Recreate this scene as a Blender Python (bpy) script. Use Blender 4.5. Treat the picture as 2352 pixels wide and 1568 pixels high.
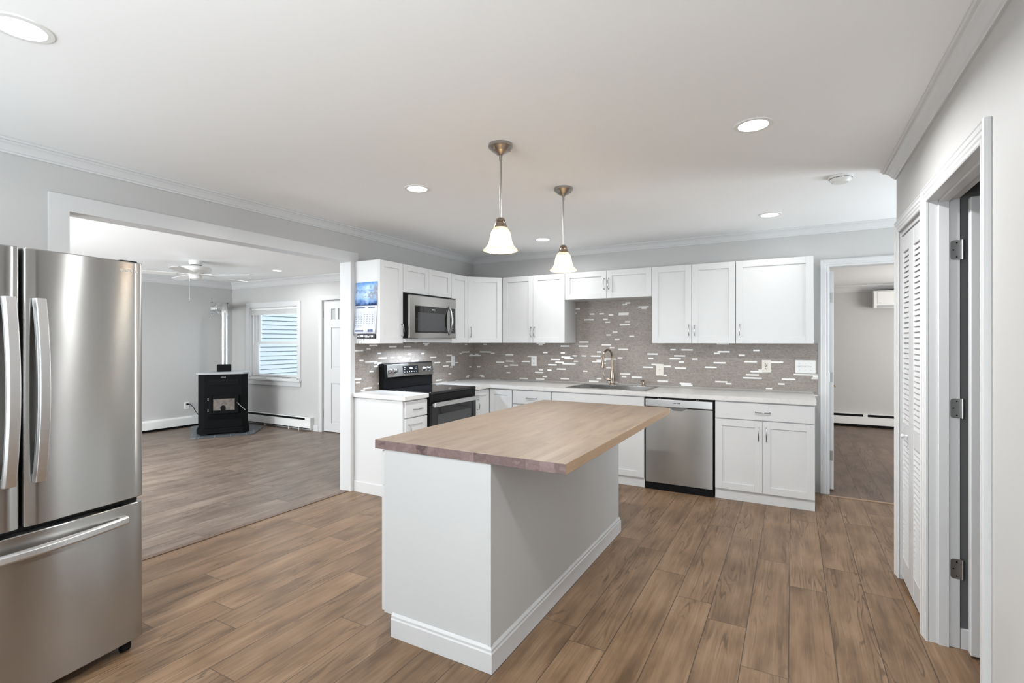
import bpy, bmesh, math, random
from mathutils import Vector, Matrix
random.seed(7)
SC = bpy.context.scene
for o in list(bpy.data.objects): bpy.data.objects.remove(o)
COL = SC.collection
R = math.radians
PI = math.pi

# ------------------------------------------------------------------ camera
cam = bpy.data.cameras.new('camera'); camo = bpy.data.objects.new('camera', cam); COL.objects.link(camo)
cam.sensor_width = 36; cam.sensor_fit = 'HORIZONTAL'
cam.lens = 36 * 1154.4 / 2352
cam.shift_y = -1.65 / 2352
cam.clip_start = 0.02
camo.location = (3.590, -5.408, 1.397)
camo.rotation_euler = (R(90), 0, R(29.2))
SC.camera = camo
# ------------------------------------------------------------------ world, view
W = bpy.data.worlds.new('world'); SC.world = W; W.use_nodes = True
bgn = W.node_tree.nodes['Background']; bgn.inputs[0].default_value = (0.88, 0.945, 1.0, 1); bgn.inputs[1].default_value = 1.15
vs = SC.view_settings
vs.view_transform = 'Standard'; vs.look = 'None'; vs.gamma = 1; vs.use_curve_mapping = False
vs.exposure = 1.29
# ------------------------------------------------------------------ fill lights added out of frame, set in made-up window openings
def area(name, loc, rot, sx, sy, power, col=(1, 1, 1), spread=180, shape='RECTANGLE'):
    l = bpy.data.lights.new(name, 'AREA'); l.shape = shape; l.size = sx
    if shape == 'RECTANGLE': l.size_y = sy
    l.energy = power; l.color = col; l.spread = R(spread)
    o = bpy.data.objects.new(name, l); COL.objects.link(o); o.location = loc; o.rotation_euler = [R(a) for a in rot]
    return o
FILL_COL = (0.86, 0.94, 1.0); FILL_COL2 = (0.90, 0.955, 1.0)
# area fills aimed into the rooms, no such windows are known
# the upward-tilted ones are added to brighten the ceilings
area('rear_fill', (2.1, -7.66, 1.35), (80, 0, 0), 3.2, 1.9, 3, FILL_COL)  # soft fill added from behind the camera
area('rear_up_fill', (2.1, -7.66, 1.30), (138, 0, 0), 3.2, 1.8, 29, FILL_COL, 130)  # upward fill added behind the camera, brightens the ceiling
area('side_fill', (4.30, -6.55, 1.35), (80, 0, 90), 1.6, 1.8, 8, FILL_COL)  # fill added from the right, behind the camera
area('side_up_fill', (4.30, -6.55, 1.30), (150, 0, 90), 1.6, 1.8, 30, FILL_COL, 130)  # upward fill added on the right, bounces off the ceiling
area('hall_up_fill', (6.12, -.85, 1.30), (130, 0, 90), .9, 1.5, 17, FILL_COL, 150)  # unseen fill added in the hall to lift the far ceiling
area('living_fill', (-2.6, -6.06, 1.4), (82, 0, 0), 3.0, 1.6, 12, FILL_COL2)  # fill added for the living room, source out of view
area('living_up_fill', (-2.6, -6.06, 1.35), (120, 0, 0), 3.0, 1.5, 57, FILL_COL2, 150)  # upward fill added for the living room walls and ceiling
area('back_room_fill', (6.55, 2.6, 1.45), (0, 90, 0), 1.2, 1.5, 27, (1.0, .965, .92))  # fill added for the back room, source out of view
LAMP = (0.965, 0.985, 1.0)
P_DOWN = 27.0
P_FRONT = 7.0

# ------------------------------------------------------------------ node helpers
def mat(name):
    m = bpy.data.materials.new(name); m.use_nodes = True
    nt = m.node_tree
    return m, nt, nt.nodes['Principled BSDF']
def nd(nt, typ, **kw):
    n = nt.nodes.new(typ)
    for k, v in kw.items():
        if k.startswith('i_'): n.inputs[int(k[2:])].default_value = v
        else: setattr(n, k, v)
    return n
def lk(nt, a, b): nt.links.new(a, b)
def mth(nt, op, a, b=None, c=None):
    n = nt.nodes.new('ShaderNodeMath'); n.operation = op
    for i, v in enumerate((a, b, c)):
        if v is None: continue
        if hasattr(v, 'is_output'): nt.links.new(v, n.inputs[i])
        else: n.inputs[i].default_value = v
    return n.outputs[0]
def mixc(nt, f, a, b, blend='MIX'):
    n = nt.nodes.new('ShaderNodeMix'); n.data_type = 'RGBA'; n.blend_type = blend
    for s, v in ((n.inputs[0], f), (n.inputs[6], a), (n.inputs[7], b)):
        if hasattr(v, 'is_output'): nt.links.new(v, s)
        elif isinstance(v, (int, float)): s.default_value = v
        else: s.default_value = (*v, 1)
    return n.outputs[2]
def xyz(nt, a, b, c):
    n = nt.nodes.new('ShaderNodeCombineXYZ')
    for i, v in enumerate((a, b, c)):
        if hasattr(v, 'is_output'): nt.links.new(v, n.inputs[i])
        else: n.inputs[i].default_value = v
    return n.outputs[0]
def pos(nt):
    g = nt.nodes.new('ShaderNodeNewGeometry'); s = nt.nodes.new('ShaderNodeSeparateXYZ')
    nt.links.new(g.outputs['Position'], s.inputs[0]); return s.outputs
def obco(nt):
    g = nt.nodes.new('ShaderNodeTexCoord'); s = nt.nodes.new('ShaderNodeSeparateXYZ')
    nt.links.new(g.outputs['Object'], s.inputs[0]); return s.outputs
def noise(nt, vec, scale=1.0, detail=3.0, rough=0.5):
    n = nt.nodes.new('ShaderNodeTexNoise'); n.inputs['Scale'].default_value = scale
    n.inputs['Detail'].default_value = detail; n.inputs['Roughness'].default_value = rough
    nt.links.new(vec, n.inputs['Vector']); return n.outputs[0]
def ramp(nt, f, stops):
    n = nt.nodes.new('ShaderNodeValToRGB'); e = n.color_ramp.elements
    while len(e) < len(stops): e.new(0.5)
    for el, (p, c) in zip(e, stops):
        el.position = p; el.color = (*c, 1) if len(c) == 3 else c
    nt.links.new(f, n.inputs[0]); return n.outputs[0]
def bump(nt, bsdf, h, strength=0.1, dist=0.01):
    b = nt.nodes.new('ShaderNodeBump'); b.inputs['Strength'].default_value = strength
    b.inputs['Distance'].default_value = dist
    nt.links.new(h, b.inputs['Height']); nt.links.new(b.outputs[0], bsdf.inputs['Normal'])

def paint(name, col, rough=0.5, var=0.03, scale=3.0, bmp=0.04, bscale=220, metal=0.0):
    m, nt, b = mat(name)
    p = nd(nt, 'ShaderNodeNewGeometry').outputs['Position']
    n = noise(nt, p, scale, 2)
    lo = tuple(c * (1 - var) for c in col); hi = tuple(min(1, c * (1 + var)) for c in col)
    lk(nt, mixc(nt, n, lo, hi), b.inputs['Base Color'])
    b.inputs['Roughness'].default_value = rough; b.inputs['Metallic'].default_value = metal
    if bmp: bump(nt, b, noise(nt, p, bscale, 2), bmp, 0.002)
    return m
def steel(name, col=(0.46, 0.455, 0.445), rough=0.21, aniso=1.0):
    m, nt, b = mat(name)
    c = obco(nt)
    v = xyz(nt, mth(nt, 'MULTIPLY', c[0], 3), mth(nt, 'MULTIPLY', c[1], 3), mth(nt, 'MULTIPLY', c[2], 900))
    n = noise(nt, v, 1, 2)
    lk(nt, mixc(nt, n, tuple(x * .94 for x in col), tuple(x * 1.05 for x in col)), b.inputs['Base Color'])
    b.inputs['Metallic'].default_value = 1; b.inputs['Roughness'].default_value = rough
    b.inputs['Anisotropic'].default_value = aniso
    lk(nt, xyz(nt, 0.0, 0.0, 1.0), b.inputs['Tangent'])   # brushed across: highlights stretch upright
    bump(nt, b, noise(nt, nd(nt, 'ShaderNodeTexCoord').outputs['Object'], 2.2, 1), 0.16, 0.012)
    return m
def glow(name, col, s):
    m, nt, b = mat(name)
    b.inputs['Base Color'].default_value = (*col, 1)
    b.inputs['Emission Color'].default_value = (*col, 1); b.inputs['Emission Strength'].default_value = s
    return m
def glass(name, tint=(0.95, 0.98, 1.0), refl=0.10):
    m, nt, b = mat(name); nt.nodes.remove(b)
    t = nd(nt, 'ShaderNodeBsdfTransparent'); t.inputs[0].default_value = (*tint, 1)
    g = nd(nt, 'ShaderNodeBsdfGlossy'); g.inputs['Roughness'].default_value = 0.03
    fr = nd(nt, 'ShaderNodeLayerWeight'); fr.inputs[0].default_value = 0.15
    mx = nd(nt, 'ShaderNodeMixShader'); lk(nt, mth(nt, 'MULTIPLY', fr.outputs['Fresnel'], refl * 6), mx.inputs[0])
    lk(nt, t.outputs[0], mx.inputs[1]); lk(nt, g.outputs[0], mx.inputs[2])
    lk(nt, mx.outputs[0], nt.nodes['Material Output'].inputs[0]); return m

def planks(name, dark, mid, light, w=0.18, L=1.22, x0=3.573, rough=0.4):
    m, nt, b = mat(name)
    p = pos(nt)
    xr = mth(nt, 'DIVIDE', mth(nt, 'SUBTRACT', p[0], x0), w)
    row = mth(nt, 'FLOOR', xr); fx = mth(nt, 'FRACT', xr)
    wn = nd(nt, 'ShaderNodeTexWhiteNoise', noise_dimensions='1D'); lk(nt, row, wn.inputs['W'])
    yr = mth(nt, 'DIVIDE', mth(nt, 'MULTIPLY_ADD', wn.outputs[0], L * 3, p[1]), L)
    colr = mth(nt, 'FLOOR', yr); fy = mth(nt, 'FRACT', yr)
    w2 = nd(nt, 'ShaderNodeTexWhiteNoise', noise_dimensions='2D'); lk(nt, xyz(nt, row, colr, 0), w2.inputs['Vector'])
    idv = w2.outputs[0]
    off = mth(nt, 'MULTIPLY', idv, 37.0)
    # fine streaks
    v1 = xyz(nt, mth(nt, 'MULTIPLY', p[0], 34), mth(nt, 'MULTIPLY', p[1], 1.7), off)
    n1 = noise(nt, v1, 1, 5, 0.62)
    v2 = xyz(nt, mth(nt, 'MULTIPLY', p[0], 150), mth(nt, 'MULTIPLY', p[1], 4), off)
    n2 = noise(nt, v2, 1, 3, 0.6)
    # blotches
    v4 = xyz(nt, mth(nt, 'MULTIPLY', p[0], 9), mth(nt, 'MULTIPLY', p[1], 3.2), off)
    n4 = noise(nt, v4, 1, 3, 0.5)
    # cathedral rings
    v3 = xyz(nt, mth(nt, 'ADD', mth(nt, 'MULTIPLY', p[0], 7.5), off), mth(nt, 'MULTIPLY', p[1], 0.62), off)
    n3 = noise(nt, v3, 1, 2.5, 0.55)
    ring = mth(nt, 'SINE', mth(nt, 'MULTIPLY', mth(nt, 'MULTIPLY_ADD', n2, 0.02, n3), 105))
    rl = ramp(nt, ring, [(0.0, (0, 0, 0)), (0.62, (0, 0, 0)), (0.95, (1, 1, 1))])
    rmask = ramp(nt, noise(nt, xyz(nt, mth(nt, 'MULTIPLY', p[0], 8), mth(nt, 'MULTIPLY', p[1], 1.1), mth(nt, 'ADD', off, 5)), 1, 2),
                 [(0.46, (0, 0, 0)), (0.60, (1, 1, 1))])
    base = ramp(nt, mth(nt, 'MULTIPLY_ADD', n4, 0.55, mth(nt, 'MULTIPLY', n1, 0.5)), [(0.32, dark), (0.52, mid), (0.72, light)])
    c1 = mixc(nt, mth(nt, 'MULTIPLY', mth(nt, 'SUBTRACT', 0.62, n2), 1.1), base, dark)
    c2 = mixc(nt, mth(nt, 'MULTIPLY', mth(nt, 'MULTIPLY', rl, rmask), 0.6), c1, tuple(x * .62 for x in dark))
    val = mth(nt, 'MULTIPLY_ADD', idv, 0.24, 0.88)
    c3 = mixc(nt, 1.0, c2, xyz(nt, val, val, val), 'MULTIPLY')
    sx = mth(nt, 'LESS_THAN', mth(nt, 'MINIMUM', fx, mth(nt, 'SUBTRACT', 1.0, fx)), 0.0020 / w)
    sy = mth(nt, 'LESS_THAN', mth(nt, 'MINIMUM', fy, mth(nt, 'SUBTRACT', 1.0, fy)), 0.0018 / L)
    seam = mth(nt, 'MAXIMUM', sx, sy)
    c4 = mixc(nt, mth(nt, 'MULTIPLY', seam, 0.85), c3, (0.045, 0.03, 0.02))
    lk(nt, c4, b.inputs['Base Color'])
    lk(nt, mth(nt, 'MULTIPLY_ADD', n1, 0.18, rough - 0.09), b.inputs['Roughness']); b.inputs['Specular IOR Level'].default_value = 0.32
    bump(nt, b, mth(nt, 'SUBTRACT', mth(nt, 'MULTIPLY', n1, 0.35), seam), 0.25, 0.002)
    return m

def mosaic(name):
    m, nt, b = mat(name)
    p = pos(nt)
    u = mth(nt, 'SUBTRACT', p[0], p[1])
    h = 0.0158
    zr = mth(nt, 'DIVIDE', p[2], h); row = mth(nt, 'FLOOR', zr); fz = mth(nt, 'FRACT', zr)
    wn = nd(nt, 'ShaderNodeTexWhiteNoise', noise_dimensions='1D'); lk(nt, row, wn.inputs['W'])
    L = 0.112
    ur = mth(nt, 'DIVIDE', mth(nt, 'MULTIPLY_ADD', wn.outputs[0], 5.0, u), L)
    cl = mth(nt, 'FLOOR', ur); fu = mth(nt, 'FRACT', ur)
    w2 = nd(nt, 'ShaderNodeTexWhiteNoise', noise_dimensions='2D'); lk(nt, xyz(nt, row, cl, 0), w2.inputs['Vector'])
    w3 = nd(nt, 'ShaderNodeTexWhiteNoise', noise_dimensions='2D'); lk(nt, xyz(nt, cl, row, 0), w3.inputs['Vector'])
    # cells split in two at a random place, shorter chips
    cut = mth(nt, 'GREATER_THAN', w3.outputs[0], 0.55)
    lim = mth(nt, 'MULTIPLY_ADD', cut, 0.52, 0.48)
    first = mth(nt, 'LESS_THAN', fu, lim)
    shiny = mth(nt, 'MULTIPLY', mth(nt, 'GREATER_THAN', w2.outputs[0], 0.90), first)
    idv = mth(nt, 'FRACT', mth(nt, 'MULTIPLY_ADD', first, 0.37, mth(nt, 'MULTIPLY', w2.outputs[0], 7.13)))
    g = nd(nt, 'ShaderNodeNewGeometry').outputs['Position']
    n1 = noise(nt, g, 55, 4, 0.7)
    n2 = noise(nt, g, 3.0, 2)
    n3 = noise(nt, xyz(nt, mth(nt, 'MULTIPLY', u, 30), mth(nt, 'MULTIPLY', idv, 40), mth(nt, 'MULTIPLY', p[2], 160)), 1, 4, 0.7)
    stone = ramp(nt, mth(nt, 'MULTIPLY_ADD', n3, 0.6, mth(nt, 'MULTIPLY', n1, 0.4)), [(0.30, (0.135, 0.112, 0.096)), (0.5, (0.29, 0.25, 0.222)), (0.72, (0.47, 0.425, 0.39))])
    stone = mixc(nt, mth(nt, 'MULTIPLY', idv, 0.35), stone, (0.37, 0.34, 0.32))
    stone = mixc(nt, mth(nt, 'MULTIPLY', n2, 0.30), stone, (0.26, 0.21, 0.17))
    chip = mixc(nt, idv, (0.78, 0.76, 0.73), (0.92, 0.91, 0.89))
    c = mixc(nt, shiny, stone, chip)
    gz = mth(nt, 'LESS_THAN', mth(nt, 'MINIMUM', fz, mth(nt, 'SUBTRACT', 1.0, fz)), 0.07)
    c = mixc(nt, mth(nt, 'MULTIPLY', gz, 0.45), c, (0.20, 0.175, 0.155))
    lk(nt, c, b.inputs['Base Color'])
    lk(nt, mth(nt, 'MULTIPLY_ADD', shiny, -0.30, 0.45), b.inputs['Roughness'])
    bump(nt, b, mth(nt, 'MULTIPLY_ADD', n1, 0.4, mth(nt, 'SUBTRACT', mth(nt, 'MULTIPLY', idv, .5), gz)), 0.3, 0.002)
    return m

def butcher(name):
    m, nt, b = mat(name)
    p = pos(nt)
    w = 0.042; L = 0.7
    xr = mth(nt, 'DIVIDE', p[0], w); row = mth(nt, 'FLOOR', xr)
    wn = nd(nt, 'ShaderNodeTexWhiteNoise', noise_dimensions='1D'); lk(nt, row, wn.inputs['W'])
    yr = mth(nt, 'DIVIDE', mth(nt, 'MULTIPLY_ADD', wn.outputs[0], 4.0, p[1]), L); cl = mth(nt, 'FLOOR', yr)
    w2 = nd(nt, 'ShaderNodeTexWhiteNoise', noise_dimensions='2D'); lk(nt, xyz(nt, row, cl, 0), w2.inputs['Vector'])
    idv = w2.outputs[0]
    n1 = noise(nt, xyz(nt, mth(nt, 'MULTIPLY', p[0], 60), mth(nt, 'MULTIPLY', p[1], 3), mth(nt, 'MULTIPLY_ADD', idv, 20, p[2])), 1, 4, 0.6)
    n2 = noise(nt, xyz(nt, mth(nt, 'MULTIPLY', p[0], 14), mth(nt, 'MULTIPLY', p[1], 2.5), mth(nt, 'MULTIPLY', idv, 20)), 1, 3, 0.6)
    f = mth(nt, 'ADD', mth(nt, 'MULTIPLY', n2, 0.62), mth(nt, 'MULTIPLY', n1, 0.28))
    c = ramp(nt, f, [(0.25, (0.145, 0.099, 0.067)), (0.45, (0.212, 0.157, 0.112)), (0.72, (0.255, 0.198, 0.149))])
    v = mth(nt, 'MULTIPLY_ADD', idv, 0.16, 0.90)
    c = mixc(nt, 1.0, c, xyz(nt, v, v, v), 'MULTIPLY')
    lk(nt, c, b.inputs['Base Color']); b.inputs['Roughness'].default_value = 0.42
    bump(nt, b, n1, 0.05, 0.001)
    return m
def endgrain(name, stops, sc=(18, 18, 30), amp=0.12):
    m, nt, b = mat(name)
    p = pos(nt)
    row = mth(nt, 'FLOOR', mth(nt, 'DIVIDE', p[0], 0.042 * 1.5))
    wn = nd(nt, 'ShaderNodeTexWhiteNoise', noise_dimensions='1D'); lk(nt, row, wn.inputs['W'])
    v = xyz(nt, mth(nt, 'MULTIPLY_ADD', wn.outputs[0], 8, mth(nt, 'MULTIPLY', p[0], sc[0])), mth(nt, 'MULTIPLY', p[1], sc[1]), mth(nt, 'MULTIPLY', p[2], sc[2]))
    n = noise(nt, v, 1, 4, 0.6)
    s = mth(nt, 'MULTIPLY_ADD', mth(nt, 'SINE', mth(nt, 'MULTIPLY', n, 32)), amp, mth(nt, 'MULTIPLY_ADD', wn.outputs[0], 0.25, mth(nt, 'MULTIPLY', n, 0.7)))
    lk(nt, ramp(nt, s, stops), b.inputs['Base Color']); b.inputs['Roughness'].default_value = 0.5
    return m
def marble(name):
    m, nt, b = mat(name)
    g = nd(nt, 'ShaderNodeNewGeometry').outputs['Position']
    n = noise(nt, g, 3.5, 6, 0.65)
    v = mth(nt, 'ABSOLUTE', mth(nt, 'SUBTRACT', n, 0.5))
    lk(nt, ramp(nt, v, [(0.0, (0.60, 0.585, 0.57)), (0.03, (0.64, 0.625, 0.605)), (0.2, (0.67, 0.655, 0.635))]), b.inputs['Base Color'])
    b.inputs['Roughness'].default_value = 0.28
    return m
def calpic(name):
    m, nt, b = mat(name)
    c = obco(nt)
    v = xyz(nt, mth(nt, 'MULTIPLY', c[0], 22), 0, mth(nt, 'MULTIPLY', c[2], 34))
    n = noise(nt, v, 1, 5, 0.65)
    t = mth(nt, 'MULTIPLY_ADD', mth(nt, 'SUBTRACT', n, 0.5), 0.16, c[2])       # height in the sheet
    base = ramp(nt, mth(nt, 'DIVIDE', t, 0.215), [(0.0, (0.02, 0.04, 0.12)), (0.10, (0.07, 0.17, 0.42)), (0.30, (0.30, 0.50, 0.80)),
               (0.5, (0.50, 0.66, 0.86)), (0.62, (0.16, 0.30, 0.62)), (0.70, (0.42, 0.62, 0.88)), (1.0, (0.14, 0.34, 0.72))])
    rock = ramp(nt, mth(nt, 'ADD', n, mth(nt, 'MULTIPLY_ADD', c[0], 0.9, mth(nt, 'MULTIPLY', mth(nt, 'ABSOLUTE', mth(nt, 'SUBTRACT', c[2], 0.10)), -1.6))),
                [(0.62, (0, 0, 0)), (0.68, (1, 1, 1))])
    col = mixc(nt, rock, base, mixc(nt, noise(nt, v, 3, 3), (0.03, 0.04, 0.08), (0.55, 0.60, 0.70)))
    lk(nt, col, b.inputs['Base Color']); b.inputs['Roughness'].default_value = 0.3
    return m
def slate(name):
    m, nt, b = mat(name)
    g = nd(nt, 'ShaderNodeTexCoord').outputs['Object']
    br = nd(nt, 'ShaderNodeTexBrick'); lk(nt, g, br.inputs['Vector'])
    br.inputs['Color1'].default_value = (0.045, 0.053, 0.062, 1); br.inputs['Color2'].default_value = (0.075, 0.085, 0.095, 1)
    br.inputs['Mortar'].default_value = (0.26, 0.27, 0.28, 1); br.inputs['Scale'].default_value = 1
    br.inputs['Brick Width'].default_value = 0.2; br.inputs['Row Height'].default_value = 0.2; br.inputs['Mortar Size'].default_value = 0.006
    lk(nt, mixc(nt, noise(nt, g, 12, 4), br.outputs[0], (0.10, 0.115, 0.125)), b.inputs['Base Color'])
    b.inputs['Roughness'].default_value = 0.35
    return m
def shade_glass(name):
    m, nt, b = mat(name); nt.nodes.remove(b)
    g = nd(nt, 'ShaderNodeNewGeometry').outputs['Position']
    col = mixc(nt, noise(nt, g, 9, 2), (0.72, 0.61, 0.44), (0.77, 0.66, 0.49))
    d = nd(nt, 'ShaderNodeBsdfDiffuse'); t = nd(nt, 'ShaderNodeBsdfTranslucent'); gl = nd(nt, 'ShaderNodeBsdfGlossy')
    lk(nt, col, d.inputs[0]); lk(nt, col, t.inputs[0]); gl.inputs['Roughness'].default_value = 0.15
    a = nd(nt, 'ShaderNodeMixShader'); a.inputs[0].default_value = 0.55; lk(nt, d.outputs[0], a.inputs[1]); lk(nt, t.outputs[0], a.inputs[2])
    tr = nd(nt, 'ShaderNodeBsdfTransparent'); tr.inputs[0].default_value = (1, .93, .8, 1)
    q = nd(nt, 'ShaderNodeMixShader'); q.inputs[0].default_value = 0.05; lk(nt, a.outputs[0], q.inputs[1]); lk(nt, tr.outputs[0], q.inputs[2])
    e = nd(nt, 'ShaderNodeMixShader'); e.inputs[0].default_value = 0.05; lk(nt, q.outputs[0], e.inputs[1]); lk(nt, gl.outputs[0], e.inputs[2])
    lk(nt, e.outputs[0], nt.nodes['Material Output'].inputs[0]); return m

M = dict(
 wall=paint('wall_paint', (0.505, 0.50, 0.49), 0.55, 0.02, 1.5),
 ceil=paint('ceiling_paint', (0.90, 0.905, 0.90), 0.8, 0.012, 1.0),
 trim=paint('trim_paint', (0.62, 0.62, 0.62), 0.35, 0.015, 2.0, 0.02, 60),
 cab=paint('cabinet_paint', (0.63, 0.63, 0.625), 0.33, 0.01, 2.0, 0.0),
 island=paint('island_paint', (0.57, 0.575, 0.57), 0.45, 0.012, 2.0, 0.02, 90),
 white=paint('white_plastic', (0.78, 0.78, 0.76), 0.35, 0.01, 5, 0),
 ivory=paint('ivory_plastic', (0.74, 0.70, 0.62), 0.35, 0.01, 5, 0),
 metalwhite=paint('white_enamel', (0.78, 0.78, 0.765), 0.4, 0.02, 4, 0),
 black=paint('black_plastic', (0.006, 0.006, 0.0065), 0.35, 0.1, 20, 0),
 blackglass=paint('black_glass', (0.010, 0.010, 0.011), 0.05, 0.1, 20, 0),
 darkglass=paint('smoked_glass', (0.055, 0.056, 0.058), 0.06, 0.1, 20, 0),
 iron=paint('black_iron', (0.0055, 0.006, 0.0065), 0.5, 0.15, 30, 0.15, 300),
 hole=paint('dark_recess', (0.01, 0.01, 0.01), 0.9, 0.1, 5, 0),
 steel=steel('brushed_steel'), steel_dw=steel('brushed_steel_panel', rough=0.30),
 steel_light=steel('satin_steel_trim', (0.66, 0.66, 0.66), 0.32, 0.5),
 chrome=paint('chrome', (0.42, 0.42, 0.43), 0.16, 0.02, 30, 0, metal=1.0),
 nickel=paint('brushed_nickel', (0.42, 0.40, 0.375), 0.30, 0.05, 40, 0, metal=1.0),
 bronze=paint('warm_nickel', (0.36, 0.295, 0.235), 0.22, 0.05, 40, 0, metal=1.0),
 brass=paint('antique_brass', (0.42, 0.31, 0.16), 0.25, 0.05, 40, 0, metal=1.0),
 alu=paint('galvanized_pipe', (0.66, 0.66, 0.65), 0.32, 0.12, 18, 0.25, 45, metal=1.0),
 hinge=paint('satin_hinge_metal', (0.40, 0.40, 0.395), 0.34, 0.05, 30, 0, metal=1.0),
 floor=planks('oak_plank_floor', (0.088, 0.050, 0.026), (0.188, 0.115, 0.065), (0.272, 0.178, 0.110)),
 floor2=planks('grey_oak_plank_floor', (0.095, 0.068, 0.051), (0.18, 0.137, 0.107), (0.265, 0.212, 0.172), 0.18, 1.22, 3.573, 0.38),
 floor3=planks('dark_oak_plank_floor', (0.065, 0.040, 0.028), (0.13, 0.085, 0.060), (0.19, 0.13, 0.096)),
 tile=mosaic('strip_mosaic_tile'),
 butcher=butcher('butcher_block_wood'),
 endgrain=endgrain('end_grain_wood', [(0.2, (0.085, 0.055, 0.05)), (0.5, (0.20, 0.14, 0.13)), (0.85, (0.27, 0.195, 0.185))], (14, 14, 22), 0.07),
 sidegrain=endgrain('side_grain_wood', [(0.2, (0.27, 0.17, 0.10)), (0.5, (0.37, 0.25, 0.155)), (0.85, (0.45, 0.32, 0.21))], (40, 4, 45), 0.03),
 marble=marble('pale_marble_laminate'),
 slate=slate('slate_tile'),
 siding=paint('painted_siding', (0.40, 0.44, 0.46), 0.6, 0.03, 2, 0),
 glass=glass('window_glass'),
 greyglass=paint('frosted_grey_glass', (0.42, 0.43, 0.43), 0.15, 0.05, 20, 0),
 soot=paint('sooty_firebox', (0.15, 0.13, 0.115), 0.7, 0.8, 22, 0),
 paper=paint('paper_sheet', (0.70, 0.73, 0.80), 0.6, 0.02, 10, 0),
 ink=paint('blue_ink', (0.05, 0.08, 0.22), 0.6, 0.05, 10, 0),
 greyink=paint('grey_ink', (0.35, 0.37, 0.42), 0.6, 0.05, 10, 0),
 calpic=calpic('coast_picture_print'),
 shade=shade_glass('cream_shade_glass'),
 bulb=glow('lit_bulb', (1.0, 0.94, 0.84), 70),
 lens=glow('lit_downlight_lens', (1.0, 0.95, 0.88), 6),
 led=glow('lit_display', (0.75, 0.9, 1.0), 1.2),
 threshold=paint('threshold_wood', (0.12, 0.075, 0.05), 0.4, 0.15, 30, 0),
 thresh2=paint('pale_threshold_wood', (0.30, 0.19, 0.12), 0.4, 0.15, 30, 0),
)
for k, v in (('black', .15), ('iron', .07)): M[k].node_tree.nodes['Principled BSDF'].inputs['Specular IOR Level'].default_value = v

# ------------------------------------------------------------------ mesh helpers
def BM(): return bmesh.new()
def box(bm, x0, x1, y0, y1, z0, z1, mi=0):
    if x0 > x1: x0, x1 = x1, x0
    if y0 > y1: y0, y1 = y1, y0
    if z0 > z1: z0, z1 = z1, z0
    v = [bm.verts.new(p) for p in ((x0,y0,z0),(x1,y0,z0),(x1,y1,z0),(x0,y1,z0),(x0,y0,z1),(x1,y0,z1),(x1,y1,z1),(x0,y1,z1))]
    fs = []
    for q in ((0,3,2,1),(4,5,6,7),(0,1,5,4),(1,2,6,5),(2,3,7,6),(3,0,4,7)):
        f = bm.faces.new([v[i] for i in q]); f.material_index = mi; fs.append(f)
    return fs
def prism(bm, poly, z0, z1, mapf=None, mi=0):
    mapf = mapf or (lambda a, b, c: (a, b, c))
    n = len(poly)
    a = [bm.verts.new(mapf(p[0], p[1], z0)) for p in poly]; b = [bm.verts.new(mapf(p[0], p[1], z1)) for p in poly]
    fs = [bm.faces.new(a), bm.faces.new(b)]
    for i in range(n): fs.append(bm.faces.new((a[i], a[(i+1) % n], b[(i+1) % n], b[i])))
    for f in fs: f.material_index = mi
    return fs
def tube(bm, pts, r, n=10, mi=0):
    pts = [Vector(p) for p in pts]; rs = r if isinstance(r, (list, tuple)) else [r] * len(pts)
    t0 = (pts[1] - pts[0]).normalized()
    u = t0.cross(Vector((0, 0, 1)) if abs(t0.z) < 0.9 else Vector((1, 0, 0))).normalized()
    rings = []
    for i, p in enumerate(pts):
        t = ((pts[i+1] if i < len(pts)-1 else p) - (pts[i-1] if i else p)).normalized()
        u = (u - t * u.dot(t)).normalized(); w = t.cross(u)
        rings.append([bm.verts.new(p + (u * math.cos(2*PI*k/n) + w * math.sin(2*PI*k/n)) * rs[i]) for k in range(n)])
    for a, b in zip(rings, rings[1:]):
        for k in range(n): bm.faces.new((a[k], a[(k+1) % n], b[(k+1) % n], b[k])).material_index = mi
    bm.faces.new(rings[0]).material_index = mi; bm.faces.new(list(reversed(rings[-1]))).material_index = mi
def lathe(bm, prof, n=28, c=(0, 0, 0), M4=None, mi=0):
    rings = []
    for r, z in prof:
        if r < 1e-6: rings.append([bm.verts.new((0, 0, z))])
        else: rings.append([bm.verts.new((r*math.cos(2*PI*k/n), r*math.sin(2*PI*k/n), z)) for k in range(n)])
    for a, b in zip(rings, rings[1:]):
        for k in range(n):
            q = [a[k % len(a)], a[(k+1) % len(a)], b[(k+1) % len(b)], b[k % len(b)]]
            q = list(dict.fromkeys(q))
            if len(q) > 2: bm.faces.new(q).material_index = mi
    T = Matrix.Translation(c)
    if M4 is not None: T = T @ M4
    bmesh.ops.transform(bm, matrix=T, verts=[v for rg in rings for v in rg])
def sweep(bm, path, prof, mapf, side=1, closed_path=False):
    n = len(path); P = [Vector((p[0], p[1])) for p in path]
    nor = []
    for i in range(n - 1):
        d = (P[i+1] - P[i]).normalized(); nor.append(Vector((-d.y, d.x)) * side)
    rings = []
    for i in range(n):
        n1 = nor[max(0, i-1)]; n2 = nor[min(n-2, i)]
        mdir = (n1 + n2) / (1 + n1.dot(n2))
        rings.append([bm.verts.new(mapf(P[i].x + mdir.x*d, P[i].y + mdir.y*d, h)) for d, h in prof])
    k = len(prof)
    for a, b in zip(rings, rings[1:]):
        for j in range(k): bm.faces.new((a[j], a[(j+1) % k], b[(j+1) % k], b[j]))
    bm.faces.new(rings[0]); bm.faces.new(list(reversed(rings[-1])))
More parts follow.
